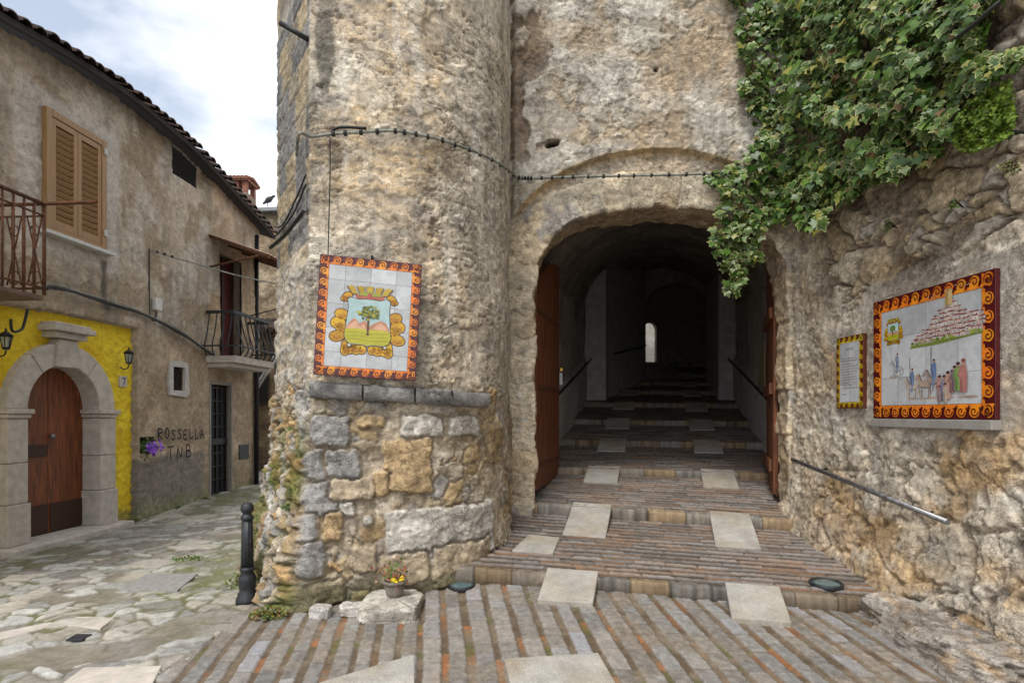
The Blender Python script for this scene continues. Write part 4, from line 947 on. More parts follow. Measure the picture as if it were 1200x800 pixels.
    # upper balcony door behind the far balcony
    m_ = mk(); m_.box(-.20, -.16, 11.65, 12.45, 2.72, 4.75); bd = m_.build('balcony_door', mat('oxblood_paint', (.12, .025, .02), (.07, .016, .014), 7, .5, 0, .1), root)
    for q in (11.64, 12.03, 12.40):
        m_ = mk(); m_.box(-.158, -.12, q, q+.06, 2.72, 4.75); m_.build('stile', M['dark_wood'], bd)
    # far balcony with bellied railing
    m_ = mk(); m_.box(.0, .60, 11.25, 12.75, 2.57, 2.70); m_.box(.0, .52, 11.3, 12.7, 2.49, 2.568); fb = m_.build('balcony', M['limestone'], root, bevel=.01)
    rail = None
    def bar(pts, r=.013, name='baluster'):
        m2 = mk(); m2.tube(smooth_path(pts, 4), r, 6); return m2.build(name, M['castiron'], fb)
    def belly(d, s_, od, os):
        return [(d+od*.10, s_+os*.10, 2.70), (d+od*.17, s_+os*.17, 2.86), (d+od*.08, s_+os*.08, 3.15), (d, s_, 3.52)]
    for t in np.linspace(.06, .50, 4): bar(belly(t, 11.30, 0, -1))
    for q in np.linspace(11.36, 12.64, 8): bar(belly(.52, q, 1, 0))
    for t in np.linspace(.06, .50, 4): bar(belly(t, 12.70, 0, 1))
    m_ = mk()
    for z_, hgt, dd in ((3.50, .055, 0), (2.86, .025, .165)):
        m_.box(.0, .54+dd, 11.27-dd, 11.315-dd, z_, z_+hgt); m_.box(.0, .54+dd, 12.685+dd, 12.73+dd, z_, z_+hgt); m_.box(.50+dd, .545+dd, 11.3155-dd, 12.6845+dd, z_, z_+hgt)
    m_.build('railing', M['castiron'], fb)
    m_ = mk(); m_.tube([(.5, 12.0, 3.57), (1.25, 12.1, 3.78)], .012, 6); m_.build('line_bracket', M['castiron'], fb)
    # canopy over that balcony
    m_ = mk(); P0 = 25
    vs = []; 
    for i in range(P0):
        q = 11.35+1.75*i/(P0-1); w_ = .018*(i % 2)
        vs += [(.0, q, 5.02+w_), (1.22, q, 4.60+w_), (.0, q, 5.0+w_), (1.22, q, 4.58+w_)]
    fs = []
    for i in range(P0-1):
        a = i*4; b = a+4; fs += [(a, a+1, b+1, b), (a+2, b+2, b+3, a+3), (a+1, a+3, b+3, b+1)]
    m_.add(vs, fs); cn = m_.build('canopy', M['canopy'], root)
    for q in (11.37, 11.95, 12.5, 13.05):
        m_ = mk(); m_.tube([(.0, q, 4.98), (1.20, q, 4.56)], .02, 6); m_.build('canopy_rib', M['rust'], cn)
    m_ = mk(); m_.tube([(.02, 11.37, 4.40), (1.0, 11.37, 4.60)], .02, 6); m_.build('stay', M['rust'], cn)
    m_ = mk(); m_.tube([(1.19, 11.35, 4.56), (1.19, 13.1, 4.56)], .025, 6); m_.build('front_bar', M['rust'], cn)
    # near balcony with rusty wrought iron, mostly out of the picture
    s1 = 6.62; O = .98
    m_ = mk(); m_.box(-.05, O, 4.4, s1, 2.84, 2.90); nb = m_.build('balcony', mat('brown_slab', (.20, .13, .095), (.12, .085, .065), 7, .9, 0, .4), root, bevel=.015)
    def rb(pts, r=.010, name='wrought_bar'):
        m2 = mk(); m2.tube(pts, r, 6); m2.build(name, M['rust'], nb)
    def rail2(d0, s0, d1, s1_, z_, r): rb([(d0, s0, z_), (d1, s1_, z_)], r, 'rail')
    rail2(-.0, s1, O+.62, s1-.02, 3.90, .020); rail2(.0, s1, O, s1, 3.77, .011); rail2(.0, s1, O, s1, 2.98, .013)
    rail2(O, 4.4, O, s1, 3.90, .022); rail2(O, 4.4, O, s1, 3.77, .011); rail2(O, 4.4, O, s1, 2.98, .013)
    for t in np.linspace(.0, O, 9): rb([(t, s1, 2.9), (t, s1, 3.9)], .012 if t < O-.01 else .018)
    for q in np.arange(4.5, s1-.05, .125): rb([(O, q, 2.9), (O, q, 3.9)], .012)
    for t in (.12, .37, .62, .86):
        rb(smooth_path([(t-.085, s1+.01, 3.76), (t+.0, s1+.012, 3.40), (t+.085, s1+.01, 3.02)], 5), .008, 'scroll'); rb(smooth_path([(t+.085, s1+.01, 3.76), (t, s1+.014, 3.40), (t-.085, s1+.01, 3.02)], 5), .008, 'scroll')
        rb([(t+.07*math.cos(a), s1+.012, 3.10+.07*math.sin(a)) for a in np.linspace(0, 5.6, 16)], .007, 'scroll')
        rb([(t+.05*math.cos(a), s1+.012, 3.62+.06*math.sin(a)) for a in np.linspace(0, 5.6, 16)], .007, 'scroll')
    # drainpipe, meter box, conduit, number
    m_ = mk(); m_.tube([(.07, 13.05, .05), (.07, 13.05, 5.5)], .05, 10); m_.build('drainpipe', M['iron'], root)
    m_ = mk(); m_.box(.02, .09, 9.74, 9.90, 3.30, 3.50); m_.build('meter_box', M['white'], root, bevel=.008)
    m_ = mk(); m_.tube(smooth_path([(.03, 9.66, 4.27), (.03, 9.66, 3.6), (.03, 9.68, 3.2), (.03, 9.78, 3.12), (.03, 9.84, 3.28)], 5), .010, 6); m_.build('conduit', M['castiron'], root)
    m_ = mk(); sy, sz = 9.17, 2.10
    m_.box(-.07, -.035, sy-.075, sy+.075, sz-.085, sz+.085); hn = m_.build('house_number', mat('number_tile', (.50, .47, .40), (.42, .39, .33), 9, .4, 0, 0), root, bevel=.004)
    m_ = mk(); ribbon(m_, [(sy-.035, sz+.05), (sy+.035, sz+.05), (sy-.008, sz-.055)], .018, lambda a, b: (-.032, a, b)); m_.build('digit', mat('blue_enamel', (.05, .07, .18), (.04, .05, .14), 9, .4, 0, 0), hn)
    # sprayed writing
    G = {'R': [[(0, 0), (.0, 1)], [(0, 1), (.55, .92), (.6, .65), (.05, .5), (.65, -.02)]], 'O': [[(.3, .85), (.05, .55), (.2, .12), (.5, .15), (.65, .5), (.45, .85), (.25, .85)]],
         'S': [[(.6, .8), (.3, .92), (.08, .7), (.5, .42), (.55, .15), (.25, .02), (.02, .15)]], 'E': [[(.6, .9), (.08, .85), (.05, .05), (.6, .05)], [(.06, .46), (.5, .5)]],
         'L': [[(.1, .9), (.08, .05), (.6, .1)]], 'A': [[(0, 0), (.32, .88), (.62, .0)], [(.14, .35), (.52, .35)]], 'T': [[(0, .92), (.75, .98)], [(.36, .95), (.33, 0)]],
         'N': [[(.02, 0), (.08, .9), (.5, .12), (.6, .95)]], 'B': [[(.08, 0), (.08, .92), (.5, .85), (.5, .58), (.1, .5), (.6, .4), (.58, .1), (.05, .02)]]}
    def spray(word, s0, z0_, w_, h_, step, tilt):
        x = s0
        for i, ch in enumerate(word):
            m2 = mk()
            hh_ = h_*random.uniform(.88, 1.1); oz = random.uniform(-.012, .012)
            for st in G[ch]:
                pts = [(x+a*w_, z0_+oz+b*hh_+tilt*(x-s0)) for a, b in st]
                ribbon(m2, [(p.x, p.y) for p in smooth_path([(a, b, 0) for a, b in pts], 4)], .026, lambda a, b: (.044, a, b))
            x += step; m2.build('graffiti_letter', M['spray'], root)
    spray('ROSSELLA', 9.86, 1.17, .155, .20, .168, -.02); spray('TNB', 10.10, .83, .21, .22, .25, .01)
    return root
house = build_house()
# bracket lanterns on the yellow wall
def lantern(s, z, label):
    loc = hp(-.05, s, z); root = empty('wall_lantern', loc, label, 'lantern', 'bracket lanterns by the arched door')
    T = HM@Matrix.Translation((-.03, s, z))@Matrix.Scale(.72, 4); mk = lambda: MB(T)
    m = mk(); m.lathe([(.0, 0), (.055, 0), (.06, .02), (.03, .035), (.0, .04)], axis=Matrix.Rotation(R(90), 3, 'Y'), c=(-.08, 0, -.10), n=14); m.build('wall_plate', M['iron'], root)
    m = mk(); m.tube(smooth_path([(-.05, 0, -.10), (.05, 0, -.16), (.14, 0, -.13), (.16, 0, -.05)], 5), .012, 8); m.build('bracket', M['iron'], root)
    m = mk(); m.lathe([(.015, -.06), (.045, -.045), (.05, -.02), (.08, .16), (.075, .165)], c=(.16, 0, 0), n=6); m.build('glass', M['glass'], root)
    m = mk()
    for k in range(6):
        a = 2*math.pi*k/6; m.tube([(.16+.052*math.cos(a), .052*math.sin(a), -.02), (.16+.084*math.cos(a), .084*math.sin(a), .165)], .007, 5)
    m.lathe([(.05, -.05), (.056, -.03), (.054, -.015)], c=(.16, 0, 0), n=6); m.lathe([(.088, .155), (.10, .17), (.09, .18)], c=(.16, 0, 0), n=6)
    m.build('frame', M['iron'], root)
    m = mk(); m.lathe([(.105, .175), (.07, .215), (.03, .245), (.012, .255), (.02, .275), (.006, .30), (.0, .34)], c=(.16, 0, 0), n=12); m.build('cap', M['iron'], root)
lantern(7.08, 2.40, 'black bracket lantern on the yellow wall left of the arched door, under a dark conduit')
lantern(9.12, 2.40, 'black bracket lantern at the edge of the yellow wall, above the house number')

# ------------------------------------------------------------------ buildings at the end of the lane
def block(name, x0, x1, y0, y1, z0, z1, label, mt, seed, cols, rot=0):
    root = empty(name, ((x0+x1)/2, y0, 0), label, 'house')
    a = np.arange(x0, x1+.01, .05); b = np.arange(z0, z1+.01, .05); x, z = np.meshgrid(a, b, indexing='ij')
    n1 = fbm(x*1.2, z*1.2, 5, seed); n2 = fbm(x*5, z*5, 4, seed+1); e, r, r2 = rubble(x, z, seed+2, .4, .3); st = ss(.03, .2, e)
    c = lerp(cols[0], cols[1], np.clip(.5+n1+.3*(r-.5)*st, 0, 1))*(1+.2*n2)[..., None]
    grid_obj('wall', np.stack([x, y0-.03*n1-.03*st*ss(-.1, .2, n1)+rot*(x-x0), z], -1), c, M['stone'], root)
    mb = MB(); mb.box(x0, x1, y0+rot*(x1-x0)+.12, y1, z0, z1-.02); mb.build('body', M['cement'], root)
    return root
b1 = block('stone_house', -8.5, -4.2, 17.6, 22, -.2, 7.5, 'old stone house closing the lane under a grey sheet roof', M['stone'], 500, ((.22, .16, .10), (.36, .29, .20)))
mb = MB(); mb.add([(-8.7, 17.3, 7.42), (-4.0, 17.3, 7.62), (-4.0, 22, 8.6), (-8.7, 22, 8.4), (-8.7, 17.3, 7.52), (-4.0, 17.3, 7.72), (-4.0, 22, 8.7), (-8.7, 22, 8.5)], [(3, 2, 1, 0), (4, 5, 6, 7), (0, 1, 5, 4), (1, 2, 6, 5), (3, 0, 4, 7), (2, 3, 7, 6)]); mb.build('roof', M['slate'], b1)
mb = MB(); mb.box(-7.7, -6.8, 17.45, 17.585, 1.7, 2.9); mb.build('window', M['dark'], b1)
b2 = block('lean_to', -7.6, -6.2, 15.6, 17.3, -.2, 3.7, 'low brown lean-to at the end of the lane with a tiled edge', M['stone'], 520, ((.20, .14, .085), (.30, .22, .14)))
mb = MB(); q = -7.7
mb.add([(-7.75, 15.35, 3.66), (-6.0, 15.35, 3.66), (-6.0, 17.3, 4.2), (-7.75, 17.3, 4.2), (-7.75, 15.35, 3.74), (-6.0, 15.35, 3.74), (-6.0, 17.3, 4.28), (-7.75, 17.3, 4.28)], [(3, 2, 1, 0), (4, 5, 6, 7), (0, 1, 5, 4), (1, 2, 6, 5), (3, 0, 4, 7), (2, 3, 7, 6)])
while q < -6.0:
    mb.tube([(q, 15.28, 3.76), (q, 17.2, 4.30)], .07, 8); q += .17
mb.build('roof', M['rooftile'], b2)
mb = MB(); mb.box(-6.75, -6.35, 15.5, 15.58, 1.9, 2.9); mb.build('window', M['dark'], b2)
# chimney on a roof behind the house
ch = empty('chimney', px(279, 240, 15.5), 'plastered chimney with a small red tiled cap rising behind the dark eave', 'chimney')
c0 = px(281, 262, 15.5)
cw = .27
mb = MB(); mb.box(c0.x-cw, c0.x+cw, 15.3, 15.85, 4.0, 7.28); mb.build('shaft', mat('chimney_plaster', (.30, .22, .16), (.21, .15, .11), 8, .9, 0, .3), ch)
for i, (x, y) in enumerate(((-1, 0), (0, 0), (1, 0), (-1, 1), (1, 1))):
    mb = MB(); cx = c0.x+x*(cw-.055); yy = 15.3 if y == 0 else 15.74; mb.box(cx-.055, cx+.055, yy, yy+.11, 7.283, 7.56, jit=.004); mb.build('cap_pier', M['brick'], ch)
mb = MB(); mb.box(c0.x-cw-.05, c0.x+cw+.05, 15.24, 15.91, 7.563, 7.62)
for k in range(7):
    q = c0.x-cw-.03+k*(2*cw+.06)/6; mb.tube([(q, 15.2, 7.63), (q, 15.58, 7.72), (q, 15.95, 7.63)], .05, 8)
mb.build('cap_tiles', M['brick'], ch)
# pigeon on the grey roof
def pigeon():
    p = px(315.5, 240, 17.5); p.z = 7.66; r = empty('pigeon', p, 'dark pigeon perched on the edge of the grey sheet roof', 'bird')
    p.y = 17.42
    mb = MB(); ax = Matrix.Rotation(R(55), 3, 'Y')
    mb.lathe([(0, -.20), (.03, -.17), (.04, -.10), (.075, -.03), (.085, .04), (.06, .11), (.038, .15), (.042, .19), (.036, .22), (.0, .245)], c=(p.x, p.y, p.z+.17), n=12, axis=ax)
    mb.tube([(p.x-.02, p.y-.03, p.z+.1), (p.x-.02, p.y-.03, p.z-.02)], .008, 5); mb.tube([(p.x-.02, p.y+.03, p.z+.1), (p.x-.02, p.y+.03, p.z-.02)], .008, 5)
    mb.build('body', mat('slate_feathers', (.06, .062, .07), (.03, .03, .035), 20, .7), r)
    mb = MB(); mb.tube([(p.x+.20, p.y, p.z+.30), (p.x+.25, p.y, p.z+.285)], .012, 6, rend=.003); mb.build('beak', M['iron'], r)
pigeon()
mb = MB(); a = px(300, 455, 14.2); b = px(323, 418, 14.0); mb.tube([a, b], .055, 6); o = mb.build('timber_prop', M['white']); tag(o, 'whitish timber prop leaning across the narrow end of the lane', 'prop')

# ------------------------------------------------------------------ ceramic panels
class Art:
    def __init__(s): s.mb = MB()
    def poly(s, pts, col, lay):
        n = len(pts); b0 = len(s.mb.v); s.mb.add([(a, lay*.0007, b) for a, b in pts], [list(range(n))]); q = random.uniform(.86, 1.08)
        for i in range(n): w = q*random.uniform(.86, 1.12); s.mb.c[b0+i] = tuple(x*w for x in col)
    def ell(s, cx, cy, rx, ry, col, lay, n=14, rot=0):
        s.poly([(cx+rx*math.cos(t)*math.cos(rot)-ry*math.sin(t)*math.sin(rot), cy+rx*math.cos(t)*math.sin(rot)+ry*math.sin(t)*math.cos(rot)) for t in [2*math.pi*i/n for i in range(n)]], col, lay)
    def line(s, pts, w, col, lay):
        s.mb.col = col; ribbon(s.mb, pts, w, lambda a, b: (a, lay*.0007, b))
def art_build(art, name, mtx, parent, m='tile'):
    me = bpy.data.meshes.new(name); me.from_pydata([tuple(mtx@Vector((a, -o_, b))) for a, o_, b in art.mb.v], [], art.mb.f); me.update()
    at = me.color_attributes.new('Col', 'FLOAT_COLOR', 'POINT'); at.data.foreach_set('color', np.array([(*c, 1) for c in art.mb.c], np.float32).ravel())
    return link(name, me, M[m], parent)
ORG, MAR = (.72, .20, .018), (.075, .008, .010)
def scroll_border(w, h, bw, nw, nh, fg, bgc, fg2):
    a = Art()
    for (ox, oy, tx, ty, L, n) in ((0, h, 1, 0, w, nw), (w, h, 0, -1, h, nh), (w, 0, -1, 0, w, nw), (0, 0, 0, 1, h, nh)):
        nx, ny = ty, -tx                                    # towards the panel's middle
        p = L/n
        pt = lambda u, v: (ox+tx*u+nx*v, oy+ty*u+ny*v)
        a.poly([pt(bw*.7, bw*.74), pt(L-bw*.7, bw*.74), pt(L-bw, bw), pt(bw, bw)], fg, 2)
        for i in range(n):
            u0 = (i+.5)*p; r = min(bw*.40, p*.46); vc = bw*.50
            cu, cv = u0, vc
            col = tuple(c*random.uniform(.88, 1.1) for c in (fg if random.random() < .7 else fg2))
            # wave body: rises from the inner strip and curls over
            a.poly([pt(cu+r*math.cos(t), cv-r*math.sin(t)) for t in [2*math.pi*k/18 for k in range(18)]], col, 3)
            a.poly([pt(cu-r*.98, cv), pt(cu-r*.9, cv+r*.6), pt(cu-r*1.25, bw*.97), pt(cu+r*.5, bw*.97), pt(cu+r*.4, cv), pt(cu, cv-r*.3)], col, 4)
            sp = [pt(cu+rr*math.cos(t), cv-rr*math.sin(t)) for t, rr in [(2.2+k*.42, r*(.12+.70*(k/17))) for k in range(18)]]
            a.line(sp, bw*.075, bgc, 6)
            a.poly([pt(cu+r*.95, cv-r*.1), pt(cu+r*.72, cv+r*.72), pt(cu+r*1.0, cv+r*1.02), pt(cu+r*1.35, cv+r*.45)], bgc, 5)
    return a
def panel(name, label, mtx, w, h, bw, nw, nh, cw, chh, fg, bgc, fg2, thick=.035, loc=None):
    root = empty(name, loc, label, 'tile panel')
    mb = MB(mtx); mb.box(0, w, 0, thick, 0, h); 
    mb2 = MB(mtx); mb2.v = [(a, -b, c) for a, b, c in []]
    b = MB(mtx); b.col = bgc; b.box(0, w, -thick, 0, 0, h); b.build('backing', M['tile'], root, color=True, bevel=.003)
    bd = art_build(scroll_border(w, h, bw, nw, nh, fg, bgc, fg2), 'border', mtx, root)
    f = Art(); 
    for i in range(cw):
        for j in range(chh):
            x0 = max(bw, i*w/cw+.0012); x1 = min(w-bw, (i+1)*w/cw-.0012); z0 = max(bw, j*h/chh+.0012); z1 = min(h-bw, (j+1)*h/chh-.0012)
            q = random.uniform(.92, 1.03); f.poly([(x0, z0), (x1, z0), (x1, z1), (x0, z1)], (.48*q, .50*q, .52*q), 2.5)
    art_build(f, 'white_tiles', mtx, root)
    g = Art(); g.poly([(bw-.004, bw-.004), (w-bw+.004, bw-.004), (w-bw+.004, h-bw+.004), (bw-.004, h-bw+.004)], (.10, .06, .05), 2.2); art_build(g, 'joints', mtx, root)
    return root
YEL, GOLD, BRN = (.56, .32, .010), (.36, .14, .010), (.07, .022, .014)
def emblem(a, cx, cz, s, lay=4, fine=True):
    E = lambda x, y: (cx+(x-310)*s, cz-(y-400)*s)
    P = lambda pts, c, l: a.poly([E(*p) for p in pts], c, l)
    def el(x, y, rx, ry, c, l, rot=0): a.ell(*E(x, y), rx*s, ry*s, c, l, 14, -rot)
    # scrolls
    for sg in (-1, 1):
        X = lambda x: 310+sg*(x-310) if sg < 0 else x
        mir = (lambda x: x) if sg < 0 else (lambda x: 620-x)
        for (x, y, rx, ry, rt) in ((160, 382, 38, 30, .2), (142, 432, 40, 34, 0), (140, 508, 42, 30, -.2), (160, 460, 28, 26, 0), (185, 275, 30, 20, -.6), (170, 292, 20, 14, 0), (210, 560, 42, 46, 0), (250, 572, 30, 34, .2), (282, 576, 22, 26, 0), (188, 585, 24, 30, 0)):
            el(mir(x), y, rx+5, ry+5, BRN, lay, rt*-sg); el(mir(x), y, rx, ry, random.choice([YEL, (.60, .36, .012), (.50, .26, .010)]), lay+1, rt*-sg)
            a.line([E(mir(x-rx*.5), y+ry*.45), E(mir(x), y+ry*.62), E(mir(x+rx*.6), y+ry*.2)], 9*s, GOLD, lay+2); a.line([E(mir(x-rx*.7), y-ry*.1), E(mir(x-rx*.2), y+ry*.25), E(mir(x+rx*.4), y-ry*.1)], 4*s, GOLD, lay+2)
        el(mir(212), 556, 14, 16, (.05, .03, .02), lay+2); el(mir(210), 554, 8, 9, (.55, .55, .5), lay+3)
    sh = [(190, 290), (205, 282), (250, 290), (310, 284), (370, 290), (410, 278), (428, 292), (424, 345), (432, 440), (440, 500), (430, 535), (400, 550), (340, 548), (310, 556), (280, 548), (215, 548), (190, 530), (180, 500), (186, 440), (196, 345)]
    P([(310+(x-310)*1.035, 415+(y-415)*1.03) for x, y in sh], (.06, .03, .02), lay+3); P(sh, (.40, .56, .57), lay+4)
    P([(186, 450), (215, 410), (235, 398), (262, 428), (290, 405), (316, 440), (345, 420), (380, 402), (412, 418), (430, 448), (432, 470), (184, 470)], (.45, .20, .12), lay+5)
    P([(186, 460), (215, 425), (240, 412), (262, 445), (285, 425), (300, 460)], (.58, .33, .22), lay+6); P([(330, 455), (380, 414), (405, 432), (425, 460)], (.58, .33, .22), lay+6)
    P([(182, 462), (250, 455), (310, 462), (380, 456), (436, 464), (440, 505), (428, 535), (400, 548), (340, 545), (310, 553), (280, 545), (215, 545), (190, 528), (181, 500)], (.46, .43, .03), lay+7)
    for y in (480, 500, 520): a.line([E(192, y), E(250, y-5), E(330, y+4), E(430, y-4)], 5*s, (.33, .34, .02), lay+8)
    P([(303, 372), (316, 372), (314, 480), (322, 492), (298, 492), (304, 480)], (.12, .06, .03), lay+9)
    if fine:
        for _ in range(70):
            t = random.uniform(0, 6.28); q = random.uniform(0, 1)**.6; el(310+62*q*math.cos(t), 362+40*q*math.sin(t), random.uniform(6, 14), random.uniform(4, 7), random.choice([(.14, .16, .01), (.35, .33, .02), (.20, .22, .02), (.05, .08, .01)]), lay+9+random.uniform(.1, 1.5), random.uniform(-.6, .6))
    else: el(310, 362, 62, 42, (.16, .22, .05), lay+10)
    # mural crown
    P([(228, 262), (310, 250), (395, 262), (385, 286), (310, 280), (238, 286)], (.42, .12, .07), lay+5)
    for k, (x, dx) in enumerate(((205, -22), (258, -10), (310, 0), (364, 10), (415, 22))):
        P([(x-24+dx*.2, 212-abs(x-310)*-.06), (x+24+dx*.2, 212+abs(x-310)*.06), (x+16-dx, 262), (x-16-dx, 262)], (.10, .05, .02), lay+5.5)
        P([(x-20+dx*.2, 206+abs(x-310)*.05), (x-8, 218), (x, 205), (x+8, 218), (x+20+dx*.2, 206+abs(x-310)*.05), (x+14-dx, 258), (x-14-dx, 258)], (.40, .27, .02) if k % 2 else (.48, .33, .03), lay+6)
    P([(236, 262), (310, 236), (386, 262), (310, 268)], (.30, .34, .05), lay+7); P([(296, 250), (324, 250), (320, 285), (300, 285)], (.45, .10, .07), lay+8)
# on the tower
u0, _ = tuv(432, 373); tx_, ty_ = tp(u0); x1_, y1_ = tp(u0-.35); x2_, y2_ = tp(u0+.35)
a3 = Vector((x2_-x1_, y2_-y1_, 0)).normalized(); n3_ = Vector((a3.y, -a3.x, 0))
roll = R(-3.2); za = Vector((0, 0, 1))
xa = a3*math.cos(roll)+za*math.sin(roll); zz_ = za*math.cos(roll)-a3*math.sin(roll)
pw, ph_ = .825, .985
pc = Vector((tx_, ty_, 0))+n3_*.115; pc.x, pc.z = (432-600)/F*pc.y, HC+(HY-373)/F*pc.y
og = pc-xa*pw/2-zz_*ph_/2
def frame(o, x, out, z): 
    return Matrix(((x.x, -out.x, z.x, o.x), (x.y, -out.y, z.y, o.y), (x.z, -out.z, z.z, o.z), (0, 0, 0, 1)))   # local -y points out of the wall
FM = frame(og, xa, n3_, zz_)
FMb = FM@Matrix.Diagonal((1, -1, 1, 1))
# backing uses the same frame: local y in (-thick..0) lies behind the face
def panel_at(name, label, o, x, out, z, *args, **kw):
    m = frame(o, x, out, z); mm = Matrix(((x.x, out.x, z.x, o.x), (x.y, out.y, z.y, o.y), (x.z, out.z, z.z, o.z), (0, 0, 0, 1)))
    return panel(name, label, mm, *args, loc=o, **kw), mm
def art_on(a, name, mm, root):                       # local y of Art layers grows out of the wall
    return art_build(a, name, mm, root)
_ab = art_build
def art_build(art, name, mtx, parent, m='tile'):
    art.mb.v = [(a, -b, c) for a, b, c in art.mb.v]; return _ab(art, name, mtx, parent, m)
rt_, mm = panel_at('ceramic_panel', 'ceramic tile panel with a golden coat of arms hung slightly askew on the tower', og, xa, n3_, zz_, pw, ph_, .078, 9, 11, ORG, MAR, (.80, .30, .03), 4, 5, (.80, .26, .02)) if False else panel_at('ceramic_panel', 'ceramic tile panel with a golden coat of arms hung slightly askew on the tower', og, xa, n3_, zz_, pw, ph_, .078, 9, 11, 4, 5, ORG, MAR, (.80, .30, .03))
em = Art(); emblem(em, pw/2, ph_/2-.01, pw/575); art_build(em, 'coat_of_arms', mm, rt_)
mb = MB(); t_ = pc+zz_*(ph_/2+.02); mb.tube([t_+n3_*.01, t_-n3_*.12], .012, 6); mb.build('fixing_nail', M['iron'], rt_)
# large panel on the rough wall
def wall_frame(Yl, zl, off):
    x = Vector((.0436, -1, 0)).normalized(); out = Vector((-1, -.0436, 0)).normalized()
    return Vector((wx(Yl)-off, Yl, zl)), x, out, Vector((0, 0, 1))
o_, x_, n_, z_ = wall_frame(5.42, 1.562, .05); PW, PH = 1.30, 1.045
rt2, mm2 = panel_at('ceramic_panel', 'large ceramic tile panel of a hill town and horsemen with orange scroll border', o_, x_, n_, z_, PW, PH, .115, 11, 8, 4, 3, ORG, MAR, (.78, .27, .02))
a = Art(); emblem(a, .27, PH-.29, .00056, 4, False); art_build(a, 'small_coat_of_arms', mm2, rt2)
a = Art()
hx = lambda t: .50+.70*t
prof = [(0, .0), (.12, .07), (.25, .13), (.38, .20), (.48, .27), (.56, .30), (.66, .27), (.76, .21), (.88, .17), (1.0, .16)]
bz = PH-.45
a.poly([(hx(0)-.03, bz-.02), (hx(.4), bz-.015), (hx(1), bz+.02), (hx(1), bz+.06), (hx(.5), bz+.04), (hx(.0), bz+.02)], (.20, .26, .05), 4)
a.poly([(hx(t), bz+h) for t, h in prof]+[(hx(1), bz+.03), (hx(0), bz)], (.45, .36, .33), 4.3)
lay = 5
for row in range(9):
    for k in range(15):
        t = (k+random.random())/15; top_ = float(np.interp(t, [p[0] for p in prof], [p[1] for p in prof])); zz = bz+.02+(8-row)/8*.27
        if zz > bz+top_ or zz < bz+.02*t+.005: continue
        w = random.uniform(.014, .028); hh = random.uniform(.016, .028); x = hx(t); lay += .02
        a.poly([(x-w, zz), (x+w, zz), (x+w, zz+hh), (x-w, zz+hh)], random.choice([(.52, .50, .48), (.46, .42, .40), (.55, .48, .42)]), lay)
        a.poly([(x-w-.004, zz+hh), (x+w+.004, zz+hh), (x+w*.6, zz+hh+.011), (x-w*.6, zz+hh+.011)], random.choice([(.24, .06, .06), (.30, .09, .07), (.18, .05, .06)]), lay+.004)
        a.poly([(x-.004, zz+.004), (x+.004, zz+.004), (x+.004, zz+.015), (x-.004, zz+.015)], (.10, .07, .10), lay+.005)
tx0 = hx(.555); a.poly([(tx0-.035, bz+.27), (tx0+.035, bz+.27), (tx0+.035, bz+.37), (tx0-.035, bz+.37)], (.40, .28, .10), 8); a.poly([(tx0-.004, bz+.27), (tx0+.035, bz+.27), (tx0+.035, bz+.385), (tx0-.004, bz+.385)], (.50, .38, .18), 8.3)
for k in range(-2, 3): a.poly([(tx0+k*.016-.005, bz+.37), (tx0+k*.016+.005, bz+.37), (tx0+k*.016+.005, bz+.395), (tx0+k*.016-.005, bz+.395)], (.45, .32, .13), 8.4)
for k in range(6): a.line([(tx0-.06-.03*k, bz+.36+.006*k), (tx0-.16-.03*k, bz+.31+.004*k)], .003, (.52, .42, .34), 4)
a.line([(tx0+.05, bz+.41), (tx0+.14, bz+.385), (tx0+.26, bz+.395)], .003, (.5, .5, .5), 4)
for k in range(26): t = random.random(); a.ell(hx(t), bz+.012+.03*t+random.uniform(-.008, .01), .016, .010, random.choice([(.10, .20, .03), (.22, .30, .05), (.30, .34, .06)]), 7.5+random.random()*.2)
art_build(a, 'hill_town_picture', mm2, rt2)
a = Art()
def person(x, z, h, cloth, lay, hat=None, skin=(.40, .24, .17)):
    a.poly([(x-h*.13, z), (x+h*.13, z), (x+h*.15, z+h*.45), (x+h*.10, z+h*.80), (x-h*.10, z+h*.80), (x-h*.15, z+h*.45)], cloth, lay)
    a.poly([(x-h*.13, z), (x-h*.02, z), (x-h*.04, z+h*.4), (x-h*.12, z+h*.4)], tuple(c*.6 for c in cloth), lay+.1)
    a.line([(x-h*.12, z+h*.72), (x-h*.19, z+h*.5), (x-h*.08, z+h*.42)], h*.06, tuple(c*.75 for c in cloth), lay+.2)
    a.ell(x, z+h*.88, h*.075, h*.09, skin, lay+.2, 10); a.ell(x, z+h*.93, h*.085, h*.055, hat or (.06, .03, .03), lay+.3, 10)
